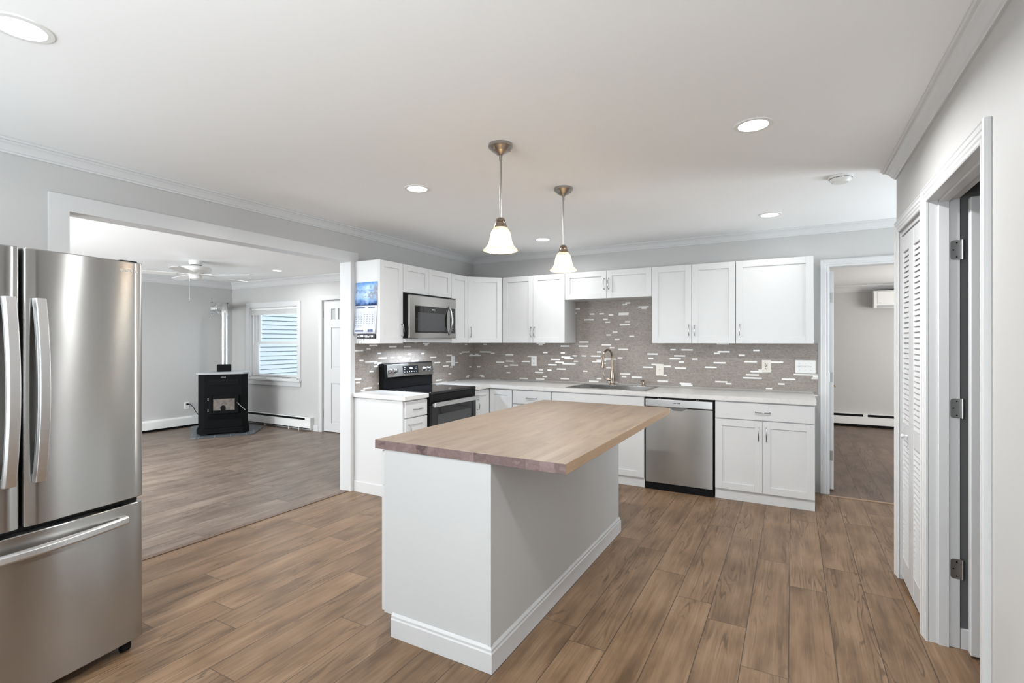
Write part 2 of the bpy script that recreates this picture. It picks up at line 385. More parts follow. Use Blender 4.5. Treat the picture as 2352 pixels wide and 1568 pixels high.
def obj(name, bm, m, parent=None, smooth=False, bevel=0, label=None, seg=2, xf=None):
    if xf is not None: bmesh.ops.transform(bm, matrix=xf, verts=bm.verts)
    bmesh.ops.recalc_face_normals(bm, faces=bm.faces)
    me = bpy.data.meshes.new(name); bm.to_mesh(me); bm.free()
    for x in (m if isinstance(m, (list, tuple)) else [m]): me.materials.append(x)
    if smooth:
        me.polygons.foreach_set('use_smooth', [True] * len(me.polygons)); me.set_sharp_from_angle(angle=R(38))
    o = bpy.data.objects.new(name, me); COL.objects.link(o)
    if parent is not None: o.parent = parent
    if bevel:
        md = o.modifiers.new('bevel', 'BEVEL'); md.width = bevel; md.segments = seg; md.limit_method = 'ANGLE'; md.angle_limit = R(40)
    if label: o['label'] = label
    return o
def thing(name, label, cat, loc=(0, 0, 0), rotz=0, group=None):
    o = bpy.data.objects.new(name, None); COL.objects.link(o); o.empty_display_size = 0.05
    o.location = loc; o.rotation_euler = (0, 0, R(rotz)); return tag(o, label, cat, group)
def tag(o, label, cat, group=None):
    o['label'] = label; o['category'] = cat
    if group: o['group'] = group
    return o
def struct(name, bm, m, parent=None, bevel=0, smooth=False, label=None):
    o = obj(name, bm, m, parent, smooth=smooth, bevel=bevel)
    if parent is None: o['kind'] = 'structure'
    if label: o['label'] = label
    return o
def bx(name, m, parent, x0, x1, y0, y1, z0, z1, bevel=0.0015, label=None):
    bm = BM(); box(bm, x0, x1, y0, y1, z0, z1); return obj(name, bm, m, parent, bevel=bevel, label=label)
def text(name, s, size, m, parent, mw, ext=0.0004, align='CENTER'):
    cu = bpy.data.curves.new(name, 'FONT'); cu.body = s; cu.size = size; cu.extrude = ext; cu.align_x = align; cu.align_y = 'CENTER'
    to = bpy.data.objects.new(name + '_tmp', cu); COL.objects.link(to)
    bpy.context.view_layer.update()
    me = bpy.data.meshes.new_from_object(to.evaluated_get(bpy.context.evaluated_depsgraph_get()))
    bpy.data.objects.remove(to); me.transform(mw); me.materials.clear(); me.materials.append(m); me.name = name
    o = bpy.data.objects.new(name, me); COL.objects.link(o); o.parent = parent
    return o
FRONT = Matrix.Rotation(R(90), 4, 'X')          # text readable from local -y

# ------------------------------------------------------------------ structure
H = 2.447; HL = 2.405; XR = 4.14; YB = -7.6; YW = -0.10; XF = -5.0
bm = BM(); box(bm, -0.04, 6.0, YB - 0.1, -0.02, -0.1, 0.0); struct('floor', bm, M['floor'])
bm = BM(); box(bm, XF - 0.1, -0.04, -6.1, 0.02, -0.1, 0.0); struct('floor_living_room', bm, M['floor2'])
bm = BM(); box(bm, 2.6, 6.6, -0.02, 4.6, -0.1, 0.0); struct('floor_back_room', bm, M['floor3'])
bm = BM(); box(bm, -0.12, 6.0, YB - 0.1, 0.12, H, H + 0.1); struct('ceiling', bm, M['ceil'])
bm = BM(); box(bm, XF - 0.1, -0.12, -6.1, 0.06, HL, HL + 0.1); struct('ceiling_living_room', bm, M['ceil'])
bm = BM(); box(bm, 2.6, 6.6, 0.12, 4.6, 2.30, 2.40); struct('ceiling_back_room', bm, M['ceil'])
# left wall with the wide opening to the living room
OY0, OY1, OZ = -4.145, -2.075, 2.128
bm = BM(); box(bm, -0.12, 0, YB, OY0 - .012, 0, H); box(bm, -0.12, 0, OY1 + .012, 0.12, 0, H); box(bm, -0.12, 0, OY0 - .012, OY1 + .012, OZ + .012, H)
struct('wall_left', bm, M['wall'])
# back wall with the doorway
DX0, DX1, DZ = 3.875, 4.62, 2.07
bm = BM(); box(bm, 0, DX0 - .012, 0, 0.12, 0, H); box(bm, DX1 + .012, 6.0, 0, 0.12, 0, H); box(bm, DX0 - .012, DX1 + .012, 0, 0.12, DZ + .012, H)
struct('wall_back', bm, M['wall'])
# right wall: closet opening and door opening, ends at an outside corner
CY0, CY1, CZ = -2.30, -1.715, 2.035          # closet
RY0, RY1, RZ = -3.205, -2.425, 2.045         # door
YE = -1.60
bm = BM(); T = 0.112
box(bm, XR, XR + T, YB, -7.4, 0, H); box(bm, XR, XR + T, -5.7, RY0 - .012, 0, H); box(bm, XR, XR + T, -7.4, -5.7, 0, .4); box(bm, XR, XR + T, -7.4, -5.7, 2.3, H); box(bm, XR, XR + T, RY1 + .012, CY0 - .008, 0, H); box(bm, XR, XR + T, CY1 + .008, YE, 0, H)
box(bm, XR, XR + T, RY0 - .012, RY1 + .012, RZ + .012, H); box(bm, XR, XR + T, CY0 - .008, CY1 + .008, CZ + .012, H)
box(bm, XR + T, 6.0, YE - 0.1, YE, 0, H)
struct('wall_right', bm, M['wall'])
# closet interior and the small dark room behind the open door
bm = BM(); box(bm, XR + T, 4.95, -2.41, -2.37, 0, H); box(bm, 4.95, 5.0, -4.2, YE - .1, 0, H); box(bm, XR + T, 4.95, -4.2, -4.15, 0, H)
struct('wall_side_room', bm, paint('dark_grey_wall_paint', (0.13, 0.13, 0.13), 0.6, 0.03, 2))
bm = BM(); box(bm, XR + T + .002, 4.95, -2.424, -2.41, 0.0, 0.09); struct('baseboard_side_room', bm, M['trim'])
bm = BM(); box(bm, 6.0, 6.1, YB, -1.35, 0, H); box(bm, 6.0, 6.1, -.35, 0.12, 0, H); box(bm, 6.0, 6.1, -1.35, -.35, 0, .5); box(bm, 6.0, 6.1, -1.35, -.35, 2.1, H); struct('wall_hall', bm, M['wall'])
bm = BM()
for y in (-1.35, -.88, -.41): box(bm, 6.02, 6.07, y, y + .06, .5, 2.1)
box(bm, 6.02, 6.07, -1.35, -.35, .5, .56); box(bm, 6.02, 6.07, -1.35, -.35, 2.04, 2.1); struct('window_added_hall', bm, M['trim'])  # unseen window, added to frame the hall fill light
# wall behind the camera; its wide window is added to carry fill light
bm = BM(); box(bm, -0.12, 0.5, YB - .1, YB, 0, H); box(bm, 3.7, 6.0, YB - .1, YB, 0, H); box(bm, 0.5, 3.7, YB - .1, YB, 0, 0.4); box(bm, 0.5, 3.7, YB - .1, YB, 2.3, H)
struct('wall_front', bm, M['wall'])
bm = BM()
for x in (0.5, 1.55, 2.6, 3.64): box(bm, x, x + .06, YB - .07, YB - .02, 0.4, 2.3)
box(bm, 0.5, 3.7, YB - .07, YB - .02, 0.4, 0.46); box(bm, 0.5, 3.7, YB - .07, YB - .02, 2.24, 2.3)
struct('window_added_rear', bm, M['trim'])  # unseen frame, added around the rear fill lights
bm = BM()
for y in (-7.4, -6.58, -5.76): box(bm, XR + .03, XR + .08, y, y + .06, .4, 2.3)
box(bm, XR + .03, XR + .08, -7.4, -5.7, .4, .46); box(bm, XR + .03, XR + .08, -7.4, -5.7, 2.24, 2.3)
struct('window_added_side', bm, M['trim'])  # unseen frame and opening, added for the side fill lights
# living room
bm = BM(); box(bm, XF - .1, XF, -6.1, 0.06, 0, HL); struct('wall_living_far', bm, M['wall'])
WX0, WX1, WZ0, WZ1 = -4.50, -3.275, 0.80, 1.955
LX0, LX1, LZ = -2.712, -1.80, 2.015
bm = BM(); y1 = 0.06
box(bm, XF, WX0, YW, y1, 0, HL); box(bm, WX1, LX0 - .01, YW, y1, 0, HL); box(bm, LX1 + .01, -0.12, YW, y1, 0, HL)
box(bm, WX0, WX1, YW, y1, 0, WZ0); box(bm, WX0, WX1, YW, y1, WZ1, HL); box(bm, LX0 - .01, LX1 + .01, YW, y1, LZ + .01, HL)
struct('wall_living_back', bm, M['wall'])
bm = BM(); box(bm, XF, -4.1, -6.1, -6.0, 0, HL); box(bm, -1.1, -0.12, -6.1, -6.0, 0, HL); box(bm, -4.1, -1.1, -6.1, -6.0, 0, 0.6); box(bm, -4.1, -1.1, -6.1, -6.0, 2.2, HL)
struct('wall_living_front', bm, M['wall'])
bm = BM()
for x in (-4.1, -2.63, -1.16): box(bm, x, x + .06, -6.08, -6.03, 0.6, 2.2)
box(bm, -4.1, -1.1, -6.08, -6.03, 0.6, 0.66); box(bm, -4.1, -1.1, -6.08, -6.03, 2.14, 2.2)
struct('window_added_living', bm, M['trim'])  # unseen frame and opening, added for the living room fill lights
# back room
bm = BM(); box(bm, 2.6, 6.6, 4.5, 4.6, 0, 2.3); box(bm, 2.6, 2.7, .12, 4.5, 0, 2.3)
box(bm, 6.5, 6.6, .12, 1.8, 0, 2.3); box(bm, 6.5, 6.6, 3.4, 4.5, 0, 2.3); box(bm, 6.5, 6.6, 1.8, 3.4, 0, 0.8); box(bm, 6.5, 6.6, 1.8, 3.4, 2.05, 2.3)  # opening on this side is added for the back room fill light
struct('wall_back_room', bm, M['wall'])

# crown mouldings
CR = [(0, -.068), (.010, -.068), (.012, -.060), (.018, -.056), (.024, -.046), (.036, -.028), (.046, -.020), (.050, -.014), (.060, -.012), (.064, -.006), (.064, 0), (0, 0)]
bm = BM(); sweep(bm, [(0, YB), (0, 0), (6.0, 0)], CR, lambda x, y, h: (x, y, H - .001 + h), side=-1)
struct('trim_1', bm, M['trim'])
bm = BM(); sweep(bm, [(XR, YB), (XR, YE), (6.0, YE)], CR, lambda x, y, h: (x, y, H - .001 + h), side=1)
struct('trim_2', bm, M['trim'])
CRL = [(d * 1.15, h * 1.6) for d, h in CR]
bm = BM(); sweep(bm, [(XF, -6.0), (XF, YW), (-.12, YW)], CRL, lambda x, y, h: (x, y, HL - .001 + h), side=-1)
struct('trim_3', bm, M['trim'])
bm = BM(); sweep(bm, [(2.7, 4.5), (6.5, 4.5)], CRL, lambda x, y, h: (x, y, 2.299 + h), side=-1)
struct('trim_4', bm, M['trim'])

# casings: flat boards round the wide opening, moulded ones elsewhere
bm = BM()
FL = [(0, .0), (0, .016), (.093, .016), (.093, 0)]
sweep(bm, [(OY0, 0), (OY0, OZ), (OY1 - .0, OZ)], FL, lambda u, v, h: (h, u, v), side=1)
box(bm, 0, .016, OY1, OY1 + .055, 0, OZ + .005); box(bm, 0, .016, OY1 - .001, -1.98, OZ + .005, OZ + .093)
struct('trim_5', bm, M['trim'], bevel=.0015)
bm = BM()   # jamb lining of the wide opening
box(bm, -.125, .002, OY1, OY1 + .012, 0, OZ + .012); box(bm, -.125, .002, OY0 - .012, OY0, 0, OZ + .012); box(bm, -.125, .002, OY0, OY1, OZ, OZ + .012)
struct('trim_6', bm, M['trim'])
CS = [(0, 0), (0, .009), (.004, .012), (.014, .012), (.018, .009), (.024, .013), (.036, .013), (.040, .016), (.056, .017), (.060, .020), (.066, .018), (.066, 0)]
bm = BM(); sweep(bm, [(DX0, 0), (DX0, DZ), (DX1, DZ), (DX1, 0)], CS, lambda u, v, h: (u, -h, v), side=1); struct('trim_7', bm, M['trim'])
bm = BM(); box(bm, DX0 - .012, DX0, -.002, .122, 0, DZ + .012); box(bm, DX1, DX1 + .012, -.002, .122, 0, DZ + .012); box(bm, DX0, DX1, -.002, .122, DZ, DZ + .012)
box(bm, DX0, DX0 + .008, .0, .07, 0, DZ)
struct('trim_8', bm, M['trim'])
bm = BM(); sweep(bm, [(CY0, 0), (CY0, CZ), (CY1, CZ), (CY1, 0)], CS, lambda u, v, h: (XR - h, u, v), side=1); struct('trim_9', bm, M['trim'])
bm = BM(); box(bm, XR - .002, XR + T, CY0 - .008, CY0, 0, CZ + .012); box(bm, XR - .002, XR + T, CY1, CY1 + .008, 0, CZ + .012); box(bm, XR - .002, XR + T, CY0, CY1, CZ, CZ + .012)
box(bm, XR + .006, XR + .030, CY0, CY1, CZ - .025, CZ)
struct('trim_10', bm, M['trim'])
bm = BM(); sweep(bm, [(RY0, 0), (RY0, RZ), (RY1, RZ), (RY1, 0)], CS, lambda u, v, h: (XR - h, u, v), side=1); struct('trim_11', bm, M['trim'])
bm = BM(); box(bm, XR - .002, XR + T, RY0 - .012, RY0, 0, RZ + .012); box(bm, XR - .002, XR + T, RY1, RY1 + .012, 0, RZ + .012); box(bm, XR - .002, XR + T, RY0, RY1, RZ, RZ + .012)
box(bm, XR + .035, XR + .072, RY1 - .012, RY1, 0, RZ); box(bm, XR + .035, XR + .072, RY0, RY0 + .012, 0, RZ); box(bm, XR + .035, XR + .072, RY0, RY1, RZ - .012, RZ)
struct('trim_12', bm, M['trim'], bevel=.001)
# thresholds
bm = BM(); box(bm, -.058, -.012, OY0, OY1, 0, .005); struct('trim_13', bm, M['threshold'])
bm = BM(); box(bm, DX0, DX1, -.085, -.045, 0, .004); struct('trim_14', bm, M['thresh2'])
# baseboards
bm = BM(); box(bm, -2.905, -2.79, YW - .014, YW, 0, .09); struct('baseboard_living', bm, M['trim'], bevel=.003)
bm = BM(); box(bm, XR - .014, XR, YB, RY0 - .068, 0, .09); struct('baseboard_right', bm, M['trim'], bevel=.003)

# backsplash on two walls
bm = BM()
CT = 0.912
box(bm, 0.0, .006, -2.03, -.006, CT - .03, 1.45); box(bm, 0, 3.79, -.006, 0, CT - .03, 1.374); box(bm, 1.40, 2.36, -.006, 0, 1.374, 1.84)
struct('wall_tile', bm, M['tile'])
bm = BM(); box(bm, .66, 3.755, -.02, -.007, CT + .001, CT + .018); struct('trim_15', bm, paint('grey_caulk_strip', (0.36, 0.335, 0.31), 0.4, .05, 8, 0))

# ------------------------------------------------------------------ doors
def hinge(parent, loc, m=M['hinge'], w=.035, flip=1, label=None):
    bm = BM()
    # leaf in local xz plane, rounded corners, barrel at +x
    pts = []; r = .012; hh = .0445
    for cx, cz, a0 in ((-w + r, hh - r, 90), (-w + r, -hh + r, 180)):
        for k in range(5):
            a = R(a0 + k * 22.5); pts.append((cx + r * math.cos(a), cz + r * math.sin(a)))
    pts += [(0, -hh), (0, hh)]
    prism(bm, pts, -.0025 * flip, 0, lambda a, b, c: (a, c, b))
    tube(bm, [(.006, -.004 * flip, -hh), (.006, -.004 * flip, hh)], .006, 10)
    for z, x in ((.032, -.014), (0, -.026), (-.032, -.014)):
        tube(bm, [(x, -.0015 * flip, z), (x, -.0042 * flip, z)], .0035, 8, mi=1)
    o = obj('hinge', bm, [m, M['black']], parent); o.location = loc
    if label: o['label'] = label
    return o
# open door into the side room (door_1): hinge on the far jamb, slab along +x
dr = bpy.data.objects.new('door_1', None); COL.objects.link(dr); dr['kind'] = 'structure'
dr.location = (4.266, -2.462, 0)
bm = BM(); box(bm, 0.006, .66, -.035, 0, .012, 2.03)
box(bm, .12, .3, -.036, -.030, .2, .9); 
o = obj('door_panel', bm, M['trim'], dr, bevel=.003)
for z in (1.81, 1.09, .36): hinge(dr, (-.012, RY1 - .0005 + 2.462, z), w=.036)
# bifold closet doors (door_2)
dr = bpy.data.objects.new('door_2', None); COL.objects.link(dr); dr['kind'] = 'structure'; dr.location = (XR + .003, CY0, 0)
Wd = (CY1 - CY0 - .012) / 2
for k in range(2):
    y0 = .004 + k * (Wd + .002); y1 = y0 + Wd
    bm = BM(); st = .056
    box(bm, 0, .028, y0, y0 + st, .03, 1.995); box(bm, 0, .028, y1 - st, y1, .03, 1.995)
    for z0, z1 in ((.03, .15), (.835, .925), (1.905, 1.995)): box(bm, 0.001, .027, y0 + st, y1 - st, z0, z1)
    for z0, z1 in ((.15, .835), (.925, 1.905)):
        n = int((z1 - z0) / .0285)
        for i in range(n):
            z = z0 + .002 + (z1 - z0 - .004) * i / n
            prism(bm, [(.003, z), (.008, z), (.0165, z + .030), (.0115, z + .030)], y0 + st, y1 - st, lambda a, b, c: (a, c, b))
    o = obj('louvered_panel', bm, M['trim'], dr, bevel=0)
    if k == 1:
        bm = BM(); lathe(bm, [(0, 0), (.006, 0), (.005, .012), (.011, .018), (.012, .026), (.007, .031), (0, .032)], 16, (0, y0 + st * .5 + .06, .87), Matrix.Rotation(R(-90), 4, 'Y'))
        obj('knob', bm, M['trim'], o, smooth=True)
# open door into the back room (door_3)
dr = bpy.data.objects.new('door_3', None); COL.objects.link(dr); dr['kind'] = 'structure'; dr.location = (DX0 + .010, .128, 0)
bm = BM(); box(bm, 0, .036, 0, .72, .015, 2.045); o = obj('door_panel', bm, M['trim'], dr, bevel=.002)
for z in (1.80, 1.06, .33):
    bm = BM(); box(bm, .006, .032, -.003, .001, z - .045, z + .045); tube(bm, [(.002, -.004, z - .045), (.002, -.004, z + .045)], .005, 8)
    obj('hinge', bm, M['hinge'], dr, bevel=.001)
bm = BM(); tube(bm, [(.036, .66, .93), (.085, .66, .93)], .009, 10); tube(bm, [(.080, .665, .93), (.082, .60, .925), (.078, .56, .93)], [.009, .008, .007], 10)
lathe(bm, [(0, 0), (.026, 0), (.026, .006), (0, .008)], 18, (.036, .66, .93), Matrix.Rotation(R(90), 4, 'Y'))
obj('door_lever', bm, M['brass'], dr, smooth=True, label='brass lever handle')
# living room entry door (door_4)
dr = bpy.data.objects.new('door_4', None); COL.objects.link(dr); dr['kind'] = 'structure'; dr.location = (LX0, YW + .03, 0)
bm = BM(); w = LX1 - LX0; cols = [(.163, .40), (.512, w - .163)]
xs = [(0, .163), (.40, .512), (w - .163, w)]
for a, b in xs: box(bm, a, b, 0, .04, .012, LZ - .004)
for z0, z1 in ((.012, .146), (.752, .977), (1.598, 1.72), (1.882, LZ - .004)):
    for a, b in cols: box(bm, a, b, 0, .04, z0, z1)
for a, b in cols:
    for z0, z1 in ((.146, .752), (.977, 1.598)):
        box(bm, a, b, .012, .03, z0, z1); box(bm, a + .03, b - .03, .006, .03, z0 + .03, z1 - .03)
    box(bm, (a + b)/2 - .03, (a + b)/2 + .03, 0, .04, 1.72, 1.882)
o = obj('door_panel', bm, M['trim'], dr, bevel=.002)
for a, b in cols:
    for p, q in ((a, (a + b)/2 - .03), ((a + b)/2 + .03, b)):
        bx('pane', M['greyglass'], dr, p, q, .015, .025, 1.72, 1.882, 0)
for z in (1.80, .27):
    bm = BM(); tube(bm, [(-.004, -.006, z - .05), (-.004, -.006, z + .05)], .006, 8); obj('hinge', bm, M['hinge'], dr)
bm = BM(); sweep(bm, [(LX0, 0), (LX0, LZ), (LX1, LZ), (LX1, 0)], CS, lambda u, v, h: (u, YW - h, v), side=1)
box(bm, LX0 - .01, LX0, YW, .06, 0, LZ + .01); box(bm, LX1, LX1 + .01, YW, .06, 0, LZ + .01); box(bm, LX0, LX1, YW, .06, LZ, LZ + .01)
struct('trim_16', bm, M['trim'])
bm = BM(); box(bm, LX0, LX1, .055, .06, 0, LZ); struct('wall_porch', bm, M['trim'])

# ------------------------------------------------------------------ living room window (window_3)
wn = bpy.data.objects.new('window_3', None); COL.objects.link(wn); wn['kind'] = 'structure'; wn.location = (WX0, YW, WZ0)
w = WX1 - WX0; h = WZ1 - WZ0
bm = BM()
FC = [(0, 0), (0, .014), (.07, .018), (.078, .02), (.082, .016), (.082, 0)]
sweep(bm, [(0, -.0), (0, h), (w, h), (w, -.0)], [(a, b) for a, b in FC], lambda u, v, hh: (u, -hh, v), side=1)
obj('window_casing', bm, M['trim'], wn)
bm = BM(); box(bm, -.1, w + .095, -.055, .02, -.055, -.02); box(bm, -.085, w + .085, -.022, 0, -.135, -.055); obj('window_sill', bm, M['trim'], wn, bevel=.006)
bm = BM(); box(bm, 0, .012, 0, .15, -.02, h); box(bm, w - .012, w, 0, .15, -.02, h); box(bm, 0, w, 0, .15, h - .012, h); box(bm, 0, w, 0.02, .15, -.02, 0)
obj('window_jamb', bm, M['trim'], wn)
def sash(z0, z1, y, fr=.05):
    bm = BM(); a, b = .1, w - .014
    box(bm, a, a + fr, y, y + .03, z0, z1); box(bm, b - fr, b, y, y + .03, z0, z1)
    box(bm, a + fr, b - fr, y, y + .03, z0, z0 + fr * .8); box(bm, a + fr, b - fr, y, y + .03, z1 - fr * .8, z1)
    s = obj('sash', bm, M['trim'], wn, bevel=.003)
    bx('pane', M['glass'], s, a + fr, b - fr, y + .012, y + .016, z0 + fr * .8, z1 - fr * .8, 0)
sash(.0, .585, .055); sash(.545, h - .012, .09)
bm = BM(); box(bm, .012, .1, .05, .12, 0, h - .012); box(bm, .05, .06, .04, .05, 0, h - .012); obj('window_track', bm, M['trim'], wn, bevel=.003)
bl = thing('window_blind', 'white slatted blind pulled up to the head of the living room window', 'blind', (WX0, YW, WZ1))
bm = BM(); box(bm, .03, w - .02, .008, .045, -.045, -.014); obj('head_rail', bm, M['white'], bl, bevel=.002)
bm = BM()
for k in range(9): box(bm, .035, w - .025, .006, .046, -.05 - .0085 * k - .0055, -.05 - .0085 * k)
obj('slats', bm, M['white'], bl)
bm = BM(); tube(bm, [(.09, .004, -.03), (.092, .003, -.5), (.09, .004, -.63)], .003, 6); obj('tilt_wand', bm, M['white'], bl)
# siding of the house wing outside that window
bm = BM(); z = -.2
while z < 4.2:
    prism(bm, [(-5.98, z), (-5.930, z), (-5.945, z + .078), (-5.98, z + .078)], .07, 6.5, lambda a, b, c: (a, c, b)); z += .092
box(bm, -6.1, -5.98, .07, 6.5, -.3, 4.3)
o = obj('neighbouring_house_wall', bm, M['siding']); tag(o, 'pale blue-white lap siding of the house wall seen through the living room window', 'house wall')

# ------------------------------------------------------------------ lamps
def downlight(x, y, z, label, power=P_DOWN, r=.066):
    t = thing('downlight', label, 'downlight', (x, y, z), 0, 'recessed ceiling downlights')
    bm = BM(); lathe(bm, [(r, -.0), (r + .002, -.005), (r + .020, -.004), (r + .023, 0)], 40); obj('trim_ring', bm, M['white'], t, smooth=True)
    bm = BM(); lathe(bm, [(0, -.003), (r + .001, -.003), (r + .001, -.001), (0, -.001)], 40); obj('lens', bm, M['lens'], t, label='glowing round lens')
    a = area('downlight_lamp', (0, 0, -.008), (0, 0, 0), r * 1.9, 0, power, LAMP, 165, 'DISK'); a.parent = t
LX = (1.327, 3.422); LY = (-.706, -2.70, -4.74)
downlight(LX[0], LY[2], H, 'lit recessed ceiling light above the refrigerator, nearest the camera', P_FRONT * .7)
downlight(LX[0], LY[1], H, 'lit recessed ceiling light left of the nearer pendant lamp, between fridge side and corner', P_DOWN * .38 )
downlight(LX[0], LY[0], H, 'lit recessed ceiling light between the two pendants, near the back crown moulding', P_DOWN * 0.13)
downlight(LX[1], LY[1], H, 'lit recessed ceiling light right of the pendants, large and alone mid ceiling', P_DOWN * .5 )
downlight(LX[1], LY[0], H, 'lit recessed ceiling light near the smoke detector and back wall', P_DOWN * .05 )
downlight(LX[1], LY[2], H, 'lit recessed ceiling light just above the camera', P_FRONT * .8)
downlight(-2.86, -.76, HL, 'lit recessed ceiling light in the living room, right of the ceiling fan', 5, .06)
downlight(-2.86, -4.2, HL, 'unseen recessed ceiling light added to brighten the living room, behind the fridge', 40, .06)  # out of view, added to lift the living room light

def pendant(x, y, label):
    t = thing('pendant_lamp', label, 'pendant lamp', (x, y, H), 0, 'bell shaded pendants over the island')
    bm = BM(); lathe(bm, [(0, 0), (.064, 0), (.066, -.006), (.066, -.016), (.060, -.022), (.056, -.024), (.045, -.036), (.028, -.046), (.016, -.052), (.010, -.06), (0, -.06)], 36)
    for a in (20, 140, 260):
        tube(bm, [(.05 * math.cos(R(a)), .05 * math.sin(R(a)), -.025), (.05 * math.cos(R(a)), .05 * math.sin(R(a)), -.04)], .0045, 8)
    obj('canopy', bm, M['nickel'], t, smooth=True)
    bm = BM(); tube(bm, [(0, 0, -.055), (0, 0, -.085)], .0085, 12); tube(bm, [(0, 0, -.083), (0, 0, -.395)], .0055, 12); obj('rod', bm, M['nickel'], t, smooth=True)
    bm = BM(); lathe(bm, [(0, -.392), (.012, -.392), (.022, -.398), (.027, -.408), (.024, -.414), (.030, -.420), (.031, -.432), (.036, -.438), (.037, -.446), (.0, -.446)], 28)
    obj('socket_collar', bm, M['bronze'], t, smooth=True)
    pr_ = [(.030, -.440), (.040, -.452), (.051, -.470), (.056, -.492), (.060, -.515), (.068, -.538), (.080, -.553), (.090, -.562), (.092, -.568), (.088, -.571)]
    inn = [(r - .004, z + (.001 if i > 6 else 0)) for i, (r, z) in enumerate(pr_)][::-1]
    bm = BM(); lathe(bm, pr_ + inn, 40); obj('lamp_shade', bm, M['shade'], t, smooth=True, label='cream glass bell shade')
    bm = BM(); lathe(bm, [(0, -.446), (.012, -.446), (.012, -.500), (0, -.500)], 16); obj('bulb_socket', bm, M['white'], t, smooth=True)
    bm = BM(); lathe(bm, [(0, -.501), (.012, -.501), (.014, -.512), (.024, -.528), (.028, -.544), (.024, -.560), (.012, -.570), (0, -.572)], 20)
    obj('bulb', bm, M['bulb'], t, smooth=True)
pendant(2.224, -3.089, 'nearer of the two nickel pendant lamps, larger in view, hanging over the island')
pendant(2.212, -2.219, 'farther of the two nickel pendant lamps, in front of the over-sink cabinet')

t = thing('smoke_detector', 'round white smoke detector on the ceiling near the closet corner', 'smoke detector', (3.856, -1.575, H))
bm = BM(); lathe(bm, [(0, 0), (.068, 0), (.069, -.010), (.064, -.014)], 36); obj('base_plate', bm, M['white'], t, smooth=True)
bm = BM(); lathe(bm, [(.056, -.012), (.056, -.0165)], 36); lathe(bm, [(0, -.012), (.056, -.012)], 36); obj('vent_gap', bm, M['hole'], t, label='dark slotted vent ring')
bm = BM(); lathe(bm, [(0, -.0165), (.061, -.0165), (.058, -.028), (.046, -.040), (.030, -.041), (0, -.041)], 36)
for k in range(8):
    a = R(45 * k + 10); box(bm, .054 * math.cos(a) - .004, .054 * math.cos(a) + .004, .054 * math.sin(a) - .004, .054 * math.sin(a) + .004, -.018, -.010)
obj('cover', bm, M['white'], t, smooth=True)

# ------------------------------------------------------------------ cabinets
def shaker(name, parent, x0, x1, z0, z1, fr=.058, g=.0015, flat=False, xf=None):
    bm = BM(); x0 += g; x1 -= g; z0 += g; z1 -= g; y0, y1 = -.020, -.0005
    if flat: box(bm, x0, x1, y0, y1, z0, z1)
    else:
        box(bm, x0, x0 + fr, y0, y1, z0, z1); box(bm, x1 - fr, x1, y0, y1, z0, z1)
        box(bm, x0 + fr, x1 - fr, y0, y1, z0, z0 + fr); box(bm, x0 + fr, x1 - fr, y0, y1, z1 - fr, z1)
        box(bm, x0 + fr - .002, x1 - fr + .002, y0 + .009, y1, z0 + fr - .002, z1 - fr + .002)
    return obj(name, bm, M['cab'], parent, bevel=.0012)
def pull(parent, x, z, vertical=True, L=.118, y=-.020):
    bm = BM(); pts = []; n = 12
    for i in range(n + 1):
        s = i / n; a = (s - .5) * L; d = y - .020 - .010 * math.sin(PI * s)
        pts.append((x, d, z + a) if vertical else (x + a, d, z))
    rr = [.0032 + .0014 * math.sin(PI * i / n) for i in range(n + 1)]
    tube(bm, pts, rr, 10)
    for sgn in (-1, 1):
        a = sgn * L * .46
        p = (x, z + a) if vertical else (x + a, z)
        tube(bm, [(p[0], y + .0005, p[1]), (p[0], y - .003, p[1]), (p[0], y - .006, p[1]), (p[0], y - .024, p[1])], [.0062, .0062, .0034, .0040], 10)
    return obj('handle', bm, M['chrome'], parent, smooth=True, label='curved chrome pull')
def carcass(parent, w, d, h, z0=0, m=M['cab']):
    bm = BM(); box(bm, .0005, w - .0005, 0, d, z0, z0 + h); return obj('body', bm, m, parent, bevel=.001)
UZ, UT = 1.372, 2.135
def upper(name, label, loc, rot, w, z0, doors, z1=UT, depth=.303):
    t = thing(name, label, 'wall cabinet', (loc[0], loc[1], z0), rot, 'white shaker wall cabinets')
    carcass(t, w, depth, z1 - z0)
    for (a, b, hx, hz) in doors:
        d = shaker('door', t, a, b, 0, z1 - z0)
        if hx is not None: pull(d, hx, hz - z0)
    return t
YF = -.31
hz = 1.497
upper('wall_cabinet', 'white two-door wall cabinet between the corner cabinet and the sink', (.627, YF), 0, .785, UZ, [(0, .395, .375, hz), (.395, .785, .417, hz)])
upper('wall_cabinet', 'short white two-door wall cabinet above the sink, raised higher than its neighbours', (1.414, YF), 0, .941, 1.842, [(0, .471, .446, 1.995), (.471, .941, .494, 1.995)])
upper('wall_cabinet', 'tall white two-door wall cabinet just right of the sink', (2.357, YF), 0, .768, UZ, [(0, .380, .357, hz), (.380, .768, .409, hz)])
upper('wall_cabinet', 'large white single-door wall cabinet nearest the back room doorway', (3.127, YF), 0, .620, UZ, [(0, .620, .036, hz)])
XL = .31
upper('wall_cabinet', 'white single-door wall cabinet left of the microwave with a calendar on its side', (XL, -2.026), 90, .312, UZ, [(0, .312, .290, hz)])
upper('wall_cabinet', 'low white two-door wall cabinet directly above the microwave', (XL, -1.712), 90, .778, 1.862, [(0, .390, None, 0), (.390, .778, None, 0)])
upper('wall_cabinet', 'narrow white wall cabinet between microwave and corner cabinet', (XL, -.932), 90, .322, UZ, [(0, .322, None, 0)])
